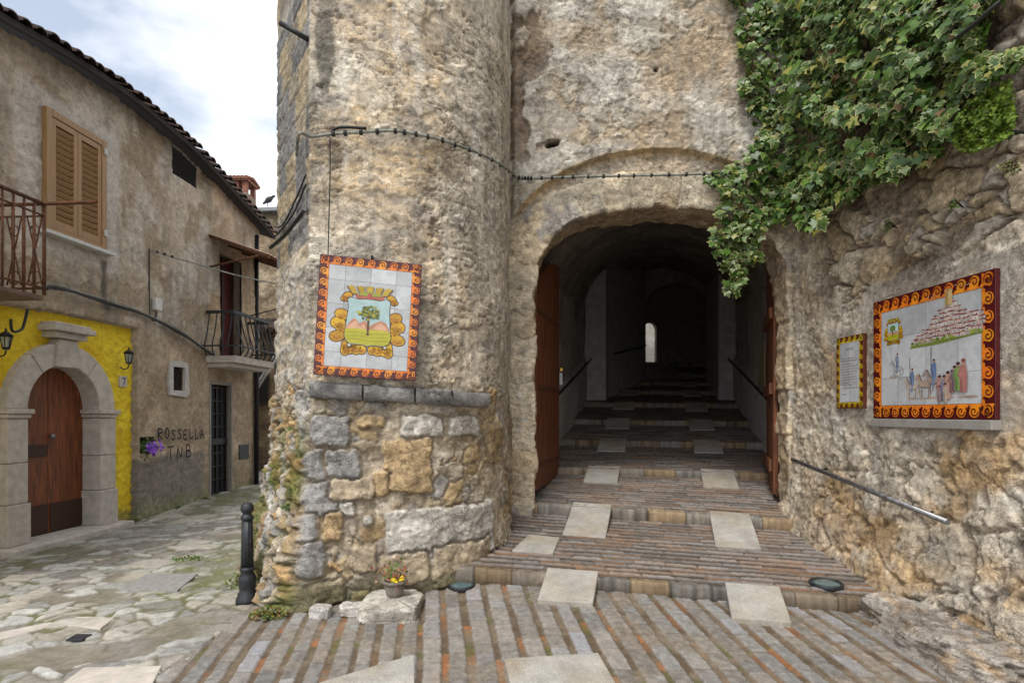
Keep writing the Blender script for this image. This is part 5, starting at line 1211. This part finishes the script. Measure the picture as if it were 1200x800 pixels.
def horse(x, z, h, col, lay, rider=None, lance=True):
    dk = tuple(c*.55 for c in col)
    for q in (-.28, -.18, .18, .27): a.line([(x+q*h, z+h*.42), (x+q*h*1.05, z+h*.22), (x+q*h*.98, z)], h*.055, dk if q in (-.18, .18) else col, lay)
    a.ell(x, z+h*.50, h*.36, h*.17, dk, lay+.1); a.ell(x, z+h*.52, h*.34, h*.15, col, lay+.2)
    a.poly([(x-h*.34, z+h*.48), (x-h*.20, z+h*.62), (x-h*.36, z+h*.90), (x-h*.46, z+h*.86)], col, lay+.3); a.poly([(x-h*.44, z+h*.92), (x-h*.34, z+h*.86), (x-h*.52, z+h*.68), (x-h*.60, z+h*.72)], col, lay+.35)
    a.line([(x-h*.34, z+h*.9), (x-h*.2, z+h*.62)], h*.05, (.12, .09, .09), lay+.4); a.line([(x+h*.33, z+h*.56), (x+h*.43, z+h*.4), (x+h*.40, z+h*.2)], h*.05, dk, lay+.4)
    if rider:
        person(x, z+h*.55, h*.75, rider, lay+.5)
        a.line([(x+h*.02, z+h*.60), (x-h*.05, z+h*.30)], h*.09, rider, lay+.8)
        if lance: a.line([(x-h*.14, z+h*.45), (x-h*.15, z+h*1.75)], h*.03, (.10, .08, .09), lay+.9)
gz_ = .15
for x in (.28, .5, .62, .72, .88, 1.03, 1.1): a.ell(x, gz_+.015 if x > .3 else .36, .06, .010, (.42, .33, .27), 3.5)
horse(.32, .34, .17, (.42, .42, .44), 4, (.20, .25, .36), False); a.line([(.25, .50), (.235, .60)], .02, (.45, .45, .47), 5)
horse(.50, .17, .19, (.48, .40, .34), 5, (.16, .22, .36)); horse(.645, .18, .20, (.40, .30, .24), 6, None); horse(.74, .20, .21, (.33, .26, .24), 7, (.14, .22, .40))
for i, (x, z, h, c) in enumerate(((.80, .15, .22, (.40, .22, .20)), (.845, .14, .23, (.22, .22, .32)), (.885, .15, .25, (.45, .28, .24)), (.925, .20, .20, (.30, .16, .14)), (.86, .13, .17, (.50, .40, .34)), (.80, .13, .15, (.28, .20, .22)))): person(x, z, h*.88, c, 9+i)
person(.985, .21, .22, (.20, .34, .10), 15); person(1.035, .20, .25, (.45, .20, .18), 16, (.25, .06, .05)); person(.95, .215, .19, (.25, .17, .20), 14)
art_build(a, 'procession_picture', mm2, rt2)
mb = MB(); P4 = [o_+x_*t+n_*d+Vector((0, 0, q)) for t in (.02, 1.30) for d in (-.06, .03) for q in (-.075, -.004)]
mb.add(P4, [(0, 1, 3, 2), (4, 6, 7, 5), (0, 4, 5, 1), (2, 3, 7, 6), (0, 2, 6, 4), (1, 5, 7, 3)]); mb.build('ledge', M['cement'], rt2, bevel=.006)
# narrow text panel
o_, x_, n_, z_ = wall_frame(6.0, 1.655, .045); QW, QH = .43, .70
rt3, mm3 = panel_at('ceramic_panel', 'narrow ceramic tile panel of text with yellow scroll border beside the gate', o_, x_, n_, z_, QW, QH, .062, 5, 8, 2, 3, (.60, .40, .015), (.10, .025, .012), (.66, .48, .03))
a = Art()
a.line([(.16, .575), (.27, .578)], .010, (.34, .24, .16), 4)
for k in range(13):
    z = .51-k*.026; x = .10
    if k in (0,): continue
    while x < .33-(.08 if k % 4 == 3 else 0):
        l = random.uniform(.012, .035); a.line([(x, z), (x+l*.5, z+.002), (x+l, z-.001)], .0065, (.25, .19, .15), 4); x += l+.010
a.line([(.11, .135), (.18, .138)], .007, (.28, .2, .16), 4)
art_build(a, 'text_lines', mm3, rt3)

# ------------------------------------------------------------------ plants
IVY = [(0, .10), (.10, .30), (.34, .42), (.62, .30), (.52, .06), (.86, -.22), (.60, -.34), (.34, -.44), (.20, -.70), (0, -1.05)]
LOBE = IVY+[(-x, y) for x, y in IVY[-2:0:-1]]
ROUND = [(.0, .1), (.35, .05), (.52, -.3), (.42, -.7), (0, -.95), (-.42, -.7), (-.52, -.3), (-.35, .05)]
def leaves(name, pos, nrm, tip, size, cin, cout, m, parent, outline=LOBE, cup=.18):
    """many leaves as one mesh: pos, nrm, tip (n,3), size (n,), inner and margin colours (n,3)"""
    O = np.array(outline); n = len(pos); k = len(O)
    t = tip-nrm*np.sum(tip*nrm, 1, keepdims=True); t /= np.linalg.norm(t, axis=1, keepdims=True)+1e-9; s = np.cross(nrm, t)
    C = np.array([(0, -.36)]); inner = C+(O-C)*.74
    q = np.concatenate([C, inner, O]); r2 = ((q-C)**2).sum(1); z = -cup*r2+.10*np.abs(q[:, 0])
    curl = rng.uniform(-.25, .35, n)
    V = pos[:, None]+size[:, None, None]*(s[:, None]*q[None, :, :1]-t[:, None]*q[None, :, 1:2]+nrm[:, None]*(z[None, :, None]-(curl[:, None]*q[None, :, 1]**2)[..., None]))
    c = np.concatenate([cin[:, None]*1.12, np.repeat(cin[:, None], k, 1), np.repeat(cout[:, None], k, 1)], 1)
    f = []
    for i in range(k):
        j = (i+1) % k; f += [(0, 1+i, 1+j, 1+j), (1+i, 1+k+i, 1+k+j, 1+j)]
    f = np.array(f); tri = f[0::2][:, :3]; qd = f[1::2]; tri = np.concatenate([tri, tri[:, :1]], 1)
    b = (np.arange(n)*(2*k+1))[:, None, None]
    Fq = (qd[None]+b).reshape(-1, 4); Ft = (tri[None, :, :3]+b).reshape(-1, 3)
    # triangles are stored as two-triangle quads would be degenerate, so split quads instead
    Fa = np.concatenate([Ft, Fq[:, :3], Fq[:, [0, 2, 3]]])
    return link(name, np_mesh(name, V.reshape(-1, 3), Fa, c.reshape(-1, 3)), M[m], parent)
def inpoly(x, y, poly):
    r = np.zeros(len(x), bool); j = len(poly)-1
    for i in range(len(poly)):
        (xi, yi), (xj, yj) = poly[i], poly[j]
        r ^= ((yi > y) != (yj > y)) & (x < (xj-xi)*(y-yi)/(yj-yi+1e-9)+xi); j = i
    return r
def unit(a): return a/(np.linalg.norm(a, axis=1, keepdims=True)+1e-9)
def wall_points(x, y, t):
    """points a distance t in front of the gate wall / rough wall along the view of the photo"""
    q = (x-600)/F; Yr = (3.26+.0436*7-t)/(q+.0436); Y = np.where(Yr > 7-t, 7-t*.8, Yr)
    return np.stack([q*Y, Y, HC+(HY-y)/F*Y], -1), (Yr <= 7-t)
def build_ivy():
    root = empty('ivy', (3.0, 6.2, 3.2), 'dense variegated ivy hanging over the right of the arch and the rough wall', 'ivy')
    poly = [(846, -40), (858, 10), (868, 50), (874, 85), (869, 120), (885, 150), (874, 180), (848, 195), (831, 207), (842, 224), (838, 258), (830, 290), (840, 312), (852, 318), (859, 346), (869, 338), (873, 312), (893, 302), (886, 280),
            (902, 262), (930, 258), (948, 272), (965, 262), (976, 242), (1000, 232), (1022, 212), (1060, 206), (1088, 192), (1108, 168), (1112, 130), (1140, 104), (1180, 82), (1215, 66), (1215, 46), (1180, 62), (1148, 70), (1150, 40), (1172, 8), (1188, -40)]
    n = 32000; x = rng.uniform(825, 1215, n); y = rng.uniform(-45, 350, n)
    # ragged outline
    jx = x+10*pn(x/22, y/22, 3); jy = y+10*pn(x/22+9, y/22, 4)
    ok = inpoly(jx, jy, poly); x, y = x[ok], y[ok]
    dens = fbm(x/45, y/45, 3, 12); keep = (rng.random(len(x)) < .62+.8*dens); x, y = x[keep], y[keep]
    x, y = x[:9500], y[:9500]; n = len(x)
    lump = .5+.5*np.clip(fbm(x/60+3, y/50, 3, 8)*1.6, -1, 1)
    t = .05+rng.random(n)*(.16+.26*lump)
    P, onr = wall_points(x, y, t)
    N = np.where(onr[:, None], np.array([[-.80, -.45, .30]]), np.array([[-.15, -.95, .28]]))+rng.normal(0, .34, (n, 3)); N = unit(N)
    tip = np.array([[-.12, -.12, -1]])+rng.normal(0, .42, (n, 3))
    size = (.028+.060*rng.random(n)**1.2)*np.where(x < 905, .92, 1)*(1-.22*np.clip((x-1000)/200, 0, 1))
    g = rng.random(n)[:, None]
    cin = np.array([[.026, .072, .010]])*(1-g)+np.array([[.090, .175, .022]])*g; cin *= rng.uniform(.6, 1.1, (n, 1))
    old = (rng.random(n) < .07)[:, None]; cin = np.where(old, np.array([[.20, .20, .035]]), cin); dead = (rng.random(n) < .03)[:, None]; cin = np.where(dead, np.array([[.13, .075, .03]]), cin)
    pale = (rng.random(n) < .42+.25*(x < 905))[:, None]; cout = np.where(pale, np.array([[.44, .45, .19]])*rng.uniform(.6, 1.15, (n, 1)), cin*1.1)
    leaves('leaves', P, N, tip, size, cin, cout, 'leaf', root)
    for k in range(26):
        x0 = random.uniform(870, 1180); y0 = random.uniform(-30, 60); pts = []
        for i in range(9):
            xx = x0-i*random.uniform(0, 9); yy = y0+i*random.uniform(14, 24)
            if not inpoly(np.array([xx]), np.array([yy]), poly)[0]: break
            pts.append(wall_points(np.array([xx]), np.array([yy]), np.array([.06+.03*random.random()]))[0][0])
        if len(pts) > 3:
            mb = MB(); mb.tube(smooth_path(pts, 3), .012, 6, rend=.005); mb.build('stem', M['vine'], root)
    return poly
M['vine'] = mat('vine_bark', (.10, .065, .04), (.05, .035, .022), 20, .9, 0, .3)
build_ivy()
def tuft(name, label, cat, c, n, rad, sz, cols, nrm=(0, -.5, .8), flat_=.7, outline=ROUND, stems=True, group=None):
    c = np.array(c, float); root = empty(name, tuple(c), label, cat, group)
    d = rng.normal(0, 1, (n, 3)); d = unit(d)*(rng.random((n, 1))**.5)*np.array([rad]); d[:, 2] = np.abs(d[:, 2])*flat_
    P = c+d; N = unit(np.array([nrm])+rng.normal(0, .5, (n, 3))); tip = d+rng.normal(0, .3, (n, 3))*np.mean(rad)
    cols = np.array(cols); cc = cols[rng.integers(0, len(cols), n)]*rng.uniform(.7, 1.3, (n, 1))
    leaves('leaves', P, N, tip, rng.uniform(*sz, n), cc, cc*1.05, 'leaf', root, outline)
    if stems:
        mb = MB()
        for i in range(min(n, 16)): mb.tube([tuple(c), tuple(c+d[i]*.5+np.array([0, 0, .01])), tuple(P[i])], .0028, 4)
        mb.build('stems', M['vine'], root)
    return root
G1, G2, G3 = (.06, .13, .018), (.12, .21, .025), (.17, .27, .03)
def wp(x, y, t): return wall_points(np.array([float(x)]), np.array([float(y)]), np.array([t]))[0][0]
# bright fern-like plant beside the ivy: spread over the wall below a ledge
def wall_plant(label, poly, n, sz, cols, name='wall_plant'):
    xs, ys = [p[0] for p in poly], [p[1] for p in poly]; x = rng.uniform(min(xs), max(xs), n*3); y = rng.uniform(min(ys), max(ys), n*3)
    ok = inpoly(x+5*pn(x/9, y/9, 3), y+5*pn(x/9+5, y/9, 3), poly); x, y = x[ok][:n], y[ok][:n]; k = len(x)
    P, _ = wall_points(x, y, .10+.20*rng.random(k)*(.7+.6*fbm(x/18, y/18, 2, 5)))
    root = empty(name, tuple(P.mean(0)), label, 'plant')
    c = np.array(cols)[rng.integers(0, len(cols), k)]*rng.uniform(.7, 1.3, (k, 1))
    leaves('leaves', P, unit(np.array([[-.6, -.5, .6]])+rng.normal(0, .4, (k, 3))), np.array([[-.2, -.1, -.8]])+rng.normal(0, .5, (k, 3)), rng.uniform(*sz, k), c, c, 'leaf', root, ROUND)
    mb = MB(); c0 = P.mean(0)
    for i in range(0, k, max(1, k//30)): mb.tube([tuple(c0+np.array([.08, 0, -.02])), tuple((c0+P[i])/2+np.array([0, 0, .03])), tuple(P[i])], .003, 4)
    mb.build('stems', M['vine'], root)
wall_plant('bright green small-leaved plant growing on the rough wall beside the ivy', [(1118, 140), (1150, 105), (1184, 92), (1190, 140), (1184, 158), (1160, 172), (1128, 180), (1116, 165)], 2600, (.013, .026), (G2, G3, (.19, .29, .03)))
wall_plant('small olive weed tucked in an open joint below the bright green plant', [(1168, 196), (1180, 186), (1195, 190), (1192, 203), (1172, 206)], 160, (.008, .016), ((.12, .13, .03), (.16, .17, .04)))
wall_plant('tiny green weed in the rough wall above the narrow text panel', [(1034, 260), (1046, 254), (1048, 268), (1038, 274)], 70, (.008, .016), (G1, G2))
wall_plant('tiny green weed in the rough wall above the large panel, nearest the ivy', [(1112, 238), (1120, 232), (1124, 244), (1114, 246)], 60, (.008, .014), (G1, G2))
def tpos(x, y, out):
    u, v = tuv(x, y); X, Y = tp(u); return (float(X), float(Y)-out, v)
def spos(u, v, out):                               # on the tower's battered side
    X, Y = tp(u); b = float(ss(1.95, -.1, np.array(v))); b = b*(.6+.4*b)*.24+.03
    n = Vector((-1.06, -.68, 0)).normalized(); return (float(X)+n.x*(b+out), float(Y)+n.y*(b+out), v)
tuft('weed', 'green and rusty moss clump at the foot of the tower corner near the bollard', 'weed', (-1.93, 4.74, .0), 420, (.16, .10, .10), (.010, .026), ((.07, .09, .015), (.13, .13, .02), (.16, .07, .02), (.05, .08, .012)))
tuft('weed', 'green weed growing high on the sloping side of the tower base', 'weed', spos(UC-.30, 1.46, .0), 130, (.06, .09, .06), (.008, .017), (G1, (.08, .13, .02)))
tuft('weed', 'small fern on the sloping side of the tower base beside the corner stones', 'weed', spos(UC-.16, .80, .0), 110, (.05, .07, .08), (.008, .016), (G1, (.08, .13, .02)))
tuft('weed', 'green weed low on the sloping side of the tower base above the bollard head', 'weed', spos(UC-.75, .95, .0), 150, (.07, .10, .09), (.008, .017), (G1, (.07, .10, .02)))
tuft('weed', 'grassy weed on the street behind the bollard', 'weed', (-2.52, 5.62, .0), 200, (.16, .22, .16), (.012, .03), ((.07, .10, .02), (.11, .13, .025)))
tuft('weed', 'dark moss tuft beside the door step at the end of the yellow wall', 'weed', tuple(hp(.10, 9.18, -.06)), 160, (.12, .16, .08), (.010, .022), ((.06, .07, .015), (.09, .09, .02)))
tuft('weed', 'tiny weed between flagstones near the grey square slab', 'weed', tuple(ongz(222, 655)), 130, (.22, .10, .05), (.012, .024), (G1, (.09, .13, .02)))
for i, (x, y, l) in enumerate(((128, 607, 'low green weed at the wall foot right of the yellow strip'), (205, 600, 'low green weed at the wall foot below the sprayed writing'), (238, 586, 'low green weed at the wall foot just left of the black metal door'))):
    s_ = hY(x); tuft('weed', l, 'weed', tuple(hp(.05, s_, float(gz(hp(0, s_, 0).x, s_))+.0)), 60, (.04, .10, .07), (.012, .024), (G1, (.08, .10, .02)))
# purple flowers in the wall niche
def niche_flowers():
    c = hp(.02, 9.68, 1.04); root = empty('potted_flowers', c, 'purple flowers spilling from a small square niche in the brown wall', 'flowers')
    mb = MB(HM); mb.lathe([(.05, .955), (.075, 1.06), (.08, 1.065), (.065, 1.04)], c=(-.12, 9.60, 0), n=14); mb.build('pot', M['terracotta'], root)
    n = 120; d = rng.normal(0, 1, (n, 3))*np.array([.05, .075, .06]); P = np.array(c)+d+np.array([-.02, -.05, .03]); N = unit(np.array([[.7, -.6, .4]])+rng.normal(0, .4, (n, 3)))
    cc = np.array([G1, (.04, .10, .015)])[rng.integers(0, 2, n)]; leaves('leaves', P, N, d, rng.uniform(.02, .04, n), cc, cc, 'leaf', root, ROUND)
    k = 60; fp = np.array(c)+rng.normal(0, 1, (k, 3))*np.array([.04, .085, .045])+np.array([.06, .0, .0]); fn_ = unit(np.array([[.8, -.6, .3]])+rng.normal(0, .35, (k, 3)))
    P = np.repeat(fp, 5, 0); N = np.repeat(fn_, 5, 0); a = np.tile(np.arange(5)*2*math.pi/5, k); ux = unit(np.cross(N, np.array([[0, 0, 1.]]))); uy = np.cross(N, ux)
    tip = ux*np.cos(a)[:, None]+uy*np.sin(a)[:, None]; cc = np.repeat(np.array([(.20, .05, .52), (.28, .09, .62), (.13, .03, .40)])[rng.integers(0, 3, k)], 5, 0)
    
    for i in range(k):
        sl = slice(i*5, i*5+5); leaves('flower', P[sl]+tip[sl]*0.002, N[sl], tip[sl], np.full(5, 0.026), cc[sl], cc[sl]*1.1, 'leaf', root, ROUND, .05)
niche_flowers()
# stone block with a flower pot
def rock(name, c, dims, seed, parent=None, mt='stone', col=((.33, .31, .27), (.50, .47, .42)), ex=.35, n=64):
    th = np.linspace(0, 2*math.pi, n); ph = np.linspace(-math.pi/2, math.pi/2, n//2); a, b = np.meshgrid(th, ph, indexing='ij'); f = lambda t: np.sign(t)*np.abs(t)**ex
    x = f(np.cos(a))*f(np.cos(b)); y = f(np.sin(a))*f(np.cos(b)); z = f(np.sin(b))
    ca = np.cos(a); sa = np.sin(a); nn = fbm(ca*1.4+sa*.7+seed, sa*1.4+z*1.2, 5, seed); n4 = fbm(ca*5+z*2, sa*5+z*3, 4, seed+3)
    r = 1+.10*nn+.04*n4
    return grid_obj(name, np.stack([c[0]+dims[0]*x*r, c[1]+dims[1]*y*r, c[2]+dims[2]*z*r], -1), lerp(col[0], col[1], np.clip(.5+nn+.4*n4, 0, 1)), M[mt], parent)
o = rock('stone_block', (-.97, 4.83, .045), (.235, .26, .075), 31, col=((.36, .33, .28), (.56, .53, .47))); tag(o, 'pale worn stone block at the foot of the tower holding a flower pot', 'stone block')
o = rock('loose_stone', (-1.52, 4.74, .03), (.085, .06, .055), 37, col=((.38, .36, .33), (.55, .53, .50))); tag(o, 'small white stone in the paving at the tower foot, nearer the corner', 'stone')
o = rock('loose_stone', (-1.26, 4.78, .04), (.11, .07, .05), 41, col=((.38, .36, .33), (.52, .50, .46))); tag(o, 'squarish pale stone in the paving between the tower corner and the flower pot block', 'stone')
def flower_pot():
    x, y, z = -.955, 4.86, .118
    root = empty('flower_pot', (x, y, z), 'small fluted grey pot of yellow and reddish flowers on the stone block', 'flower pot')
    mb = MB(); mb.lathe([(.055, 0), (.060, .008), (.085, .105)], c=(x, y, z), n=72, lobes=18, la=.035); mb.lathe([(.086, .105), (.097, .112), (.097, .130), (.084, .134), (.078, .110), (.0, .108)], c=(x, y, z), n=36); mb.build('pot', M['terracotta'], root)
    n = 170; d = rng.normal(0, 1, (n, 3))*np.array([.055, .05, .05]); P = np.array((x-.01, y, z+.20))+d; P[:, 2] = np.maximum(P[:, 2], z+.115)
    cc = np.array([(.07, .12, .02), (.12, .16, .03), (.22, .06, .03), (.28, .09, .04)])[rng.integers(0, 4, n)]
    leaves('leaves', P, unit(np.array([[0, -.6, .7]])+rng.normal(0, .5, (n, 3))), d, rng.uniform(.012, .024, n), cc, cc, 'leaf', root, ROUND)
    mb = MB()
    for i in range(22): mb.tube([(x, y, z+.10), tuple((P[i]+np.array((x, y, z+.12)))/2), tuple(P[i])], .002, 4)
    mb.build('stems', M['vine'], root)
    k = 9; fp = np.array((x+.03, y-.05, z+.145))+rng.normal(0, 1, (k, 3))*np.array([.025, .012, .018]); fn_ = unit(np.array([[.1, -.8, .5]])+rng.normal(0, .25, (k, 3)))
    P = np.repeat(fp, 5, 0); N = np.repeat(fn_, 5, 0); a = np.tile(np.arange(5)*2*math.pi/5, k); ux = unit(np.cross(N, np.array([[0, 0, 1.]]))); uy = np.cross(N, ux); tip = ux*np.cos(a)[:, None]+uy*np.sin(a)[:, None]
    cc = np.tile(np.array([[.72, .52, .01]]), (len(P), 1))
    for i in range(k):
        sl = slice(i*5, i*5+5); leaves('flower', P[sl]+tip[sl]*0.001, N[sl], tip[sl], np.full(5, 0.022), cc[sl], cc[sl]*1.1, 'leaf', root, ROUND, .05)
flower_pot()

# ------------------------------------------------------------------ street furniture
def bollard(x, y):
    z = float(gz(x, y))-.01; root = empty('bollard', (x, y, z), 'dark cast iron bollard with a ball top standing beside the tower base', 'bollard')
    mb = MB(); mb.lathe([(.092, 0), (.092, .045), (.078, .062), (.078, .088), (.062, .105), (.066, .14), (.072, .19), (.066, .235), (.050, .265), (.060, .280), (.062, .292), (.058, .305), (.05, .312)], c=(x, y, z), n=24); mb.build('base', M['castiron'], root)
    mb = MB(); mb.lathe([(.050, .308), (.047, .5), (.043, .712)], c=(x, y, z), n=60, lobes=12, la=.035); mb.build('shaft', M['castiron'], root)
    mb = MB(); mb.lathe([(.043, .708), (.053, .718), (.054, .738), (.040, .752), (.034, .764), (.046, .778), (.054, .800), (.055, .815), (.048, .838), (.03, .856), (.0, .862)], c=(x, y, z), n=24); mb.build('ball_finial', M['castiron'], root)
bollard(-2.26, 5.1)
M['lens'] = mat('teal_lens', (.12, .19, .19), (.06, .10, .10), 8, .18, 0, 0, spec=.6)
def uplight(x, y, r, label, tilt):
    p = ongz(x, y); p.z += .012; root = empty('ground_light', p, label, 'ground light', 'recessed ground lights')
    rx = Matrix.Rotation(tilt, 3, 'X')
    mb = MB(); mb.lathe([(r*1.0, -.06), (r*1.03, .006), (r*1.0, .014), (r*.90, .016), (r*.86, .008), (r*.86, -.05)], c=p, n=40, axis=rx); mb.build('rim', M['castiron'], root)
    mb = MB(); mb.lathe([(r*.855, -.02), (r*.855, .006), (r*.6, .011), (0, .013)], c=p, n=40, axis=rx); mb.build('lens', M['lens'], root)
uplight(541, 687, .118, 'round recessed ground light with a teal lens at the tower foot', .07)
uplight(968, 685, .135, 'round recessed ground light in the step below the rough wall', .05)
mb = MB(); p = ongz(93, 747); mb.box(p.x-.06, p.x+.06, p.y-.055, p.y+.055, p.z-.02, p.z+.012)
tag(mb.build('drain_cover', M['castiron'], bevel=.006), 'small dark square drain cover among the flagstones', 'drain cover')

# ------------------------------------------------------------------ cables, rods
def cable(name, pts, r, m, label, clips=(), n=6, cat='cable'):
    root = empty(name, pts[0], label, cat)
    mb = MB(); mb.tube(smooth_path(pts, n), r, 8); mb.build('line', M[m], root)
    for c in clips:
        mb = MB(); mb.tube([Vector(c)+Vector((-.012, 0, 0)), Vector(c)+Vector((.012, 0, 0))], r*1.9, 8); mb.build('clip', M['cable'], root)
    return root
def tcp(x, y, out=.085):
    u, v = tuv(x, y); X, Y = tp(u); e = .05; a = Vector((*[float(q) for q in tp(u-e)], 0)); b = Vector((*[float(q) for q in tp(u+e)], 0)); d = (b-a).normalized()
    return Vector((float(X)+d.y*out, float(Y)-d.x*out, v))
pp = [(368, 164), (390, 163), (420, 161), (460, 159), (482, 162), (510, 168), (540, 178), (565, 188), (585, 200), (598, 208)]
pts = [tcp(x, y, .09 if x > 375 else .06) for x, y in pp]
side0 = Vector((*[float(q) for q in tp(UC-.22)], 0)); side0 = Vector((side0.x-.05, side0.y-.03, pts[0].z-.06))
pts = [side0, Vector((pts[0].x-.07, pts[0].y-.08, pts[0].z-.015))]+pts
pts += [Vector((.02+.06, 6.72, HC+275.5/F*6.75)), Vector((.22, 6.86, HC+275/F*6.88)), Vector((.7, 6.86, HC+276/F*6.9)), Vector((1.4, 6.86, HC+277.5/F*6.9)), Vector((2.2, 6.85, HC+279/F*6.9)), Vector((2.6, 6.8, HC+280/F*6.9))]
cl = [pts[i].lerp(pts[i+1], t) for i in range(3, len(pts)-1) for t in ((.1, .55) if i < 11 else (0, .25, .5, .75))]
rc = cable('cable', pts, .013, 'cable_pale', 'greenish cable with dark clips draped round the tower and across above the arch', cl)
mb = MB(); mb.tube(smooth_path([tcp(388, 160, .05), tcp(400, 156, .10), tcp(430, 157, .10)], 5), .012, 6); mb.build('clamp', M['iron'], rc)
cable('cable', [tcp(388, 166, .05), tcp(388, 200, .045), tcp(387, 250, .05), tcp(386, 300, .06)], .005, 'cable', 'thin dark wire running down the tower to the coat of arms panel')
def sp(u, v, out=.05):
    X, Y = tp(u); n = Vector((-1.06, -.68, 0)).normalized(); return Vector((float(X)+n.x*out, float(Y)+n.y*out, v))
mb = MB(); mb.tube([sp(UC-.02, 4.73, -.02), px(328, 27, 5.0)], .022, 8); tag(mb.build('iron_bar', M['iron']), 'short black iron bar sticking out high on the tower side', 'bar')
mb = MB(); mb.tube(smooth_path([sp(UC-.02, 3.29, .05), sp(UC-.2, 3.28, .05), sp(UC-.7, 3.26, .06), sp(UC-1.24, 3.27, .08)], 5), .017, 8); tag(mb.build('pipe', M['iron']), 'dark pipe slanting across the grey stone side of the tower', 'pipe')
cable('cable', [sp(UC-.02, 3.60, .03), sp(UC-.4, 3.50, .03), sp(UC-.9, 3.42, .03), sp(UC-1.23, 3.48, .04)], .008, 'cable', 'upper dark cable sagging across the grey stone side of the tower')
cable('cable', [sp(UC-.02, 3.52, .03), sp(UC-.5, 3.40, .03), sp(UC-1.23, 3.38, .04)], .008, 'cable', 'lower dark cable sagging across the grey stone side of the tower')
hpts = [(44, 338), (52, 336), (75, 341), (100, 349), (130, 358), (160, 367), (180, 376), (200, 386), (218, 397), (232, 407), (246, 416)]
P_ = [hp(.07+(.03 if x < 150 else 0), hY(x), hz(x, y)) for x, y in hpts]
rc = cable('cable', P_, .020, 'cable', 'thick black cable bundle running along the brown house above the yellow wall')
for o_ in (.028, -.022):
    mb = MB(); mb.tube(smooth_path([p+Vector((.01, 0, o_*(1+.5*math.sin(i*2)))) for i, p in enumerate(P_)], 5), .010, 6); mb.build('strand', M['cable_pale'] if o_ > 0 else M['cable'], rc)
cable('cable', [hp(.05, hY(176), 4.27), hp(.10, hY(190), 4.25), hp(.30, hY(205), 4.22), hp(.75, 11.2, 4.16), hp(1.2, 12.3, 4.20), Vector((-5.2, 15.5, 4.7))], .013, 'cable_pale', 'pale cable leaving the brown house under the canopy toward the lane', [hp(.06, hY(180), 4.262), hp(.11, hY(186), 4.255), hp(.15, hY(192), 4.247)])
cable('cable', [hp(.05, hY(8), 2.74), hp(.05, hY(10), 2.6), hp(.05, hY(20), 2.63), hp(.05, hY(24), 2.72), hp(.06, hY(27), 2.9)], .016, 'cable', 'dark conduit bent above the lantern left of the arched door')
cable('cable', [wp(1172, 2, .42), wp(1160, 12, .45), wp(1140, 30, .47), wp(1122, 44, .46)], .014, 'cable', 'black cable crossing the ivy near the top right corner')
cable('cable', [wp(1148, 168, .16), wp(1165, 160, .14), wp(1185, 155, .13), wp(1215, 156, .13)], .010, 'cable', 'black cable end on the rough wall beside the bright green plant')
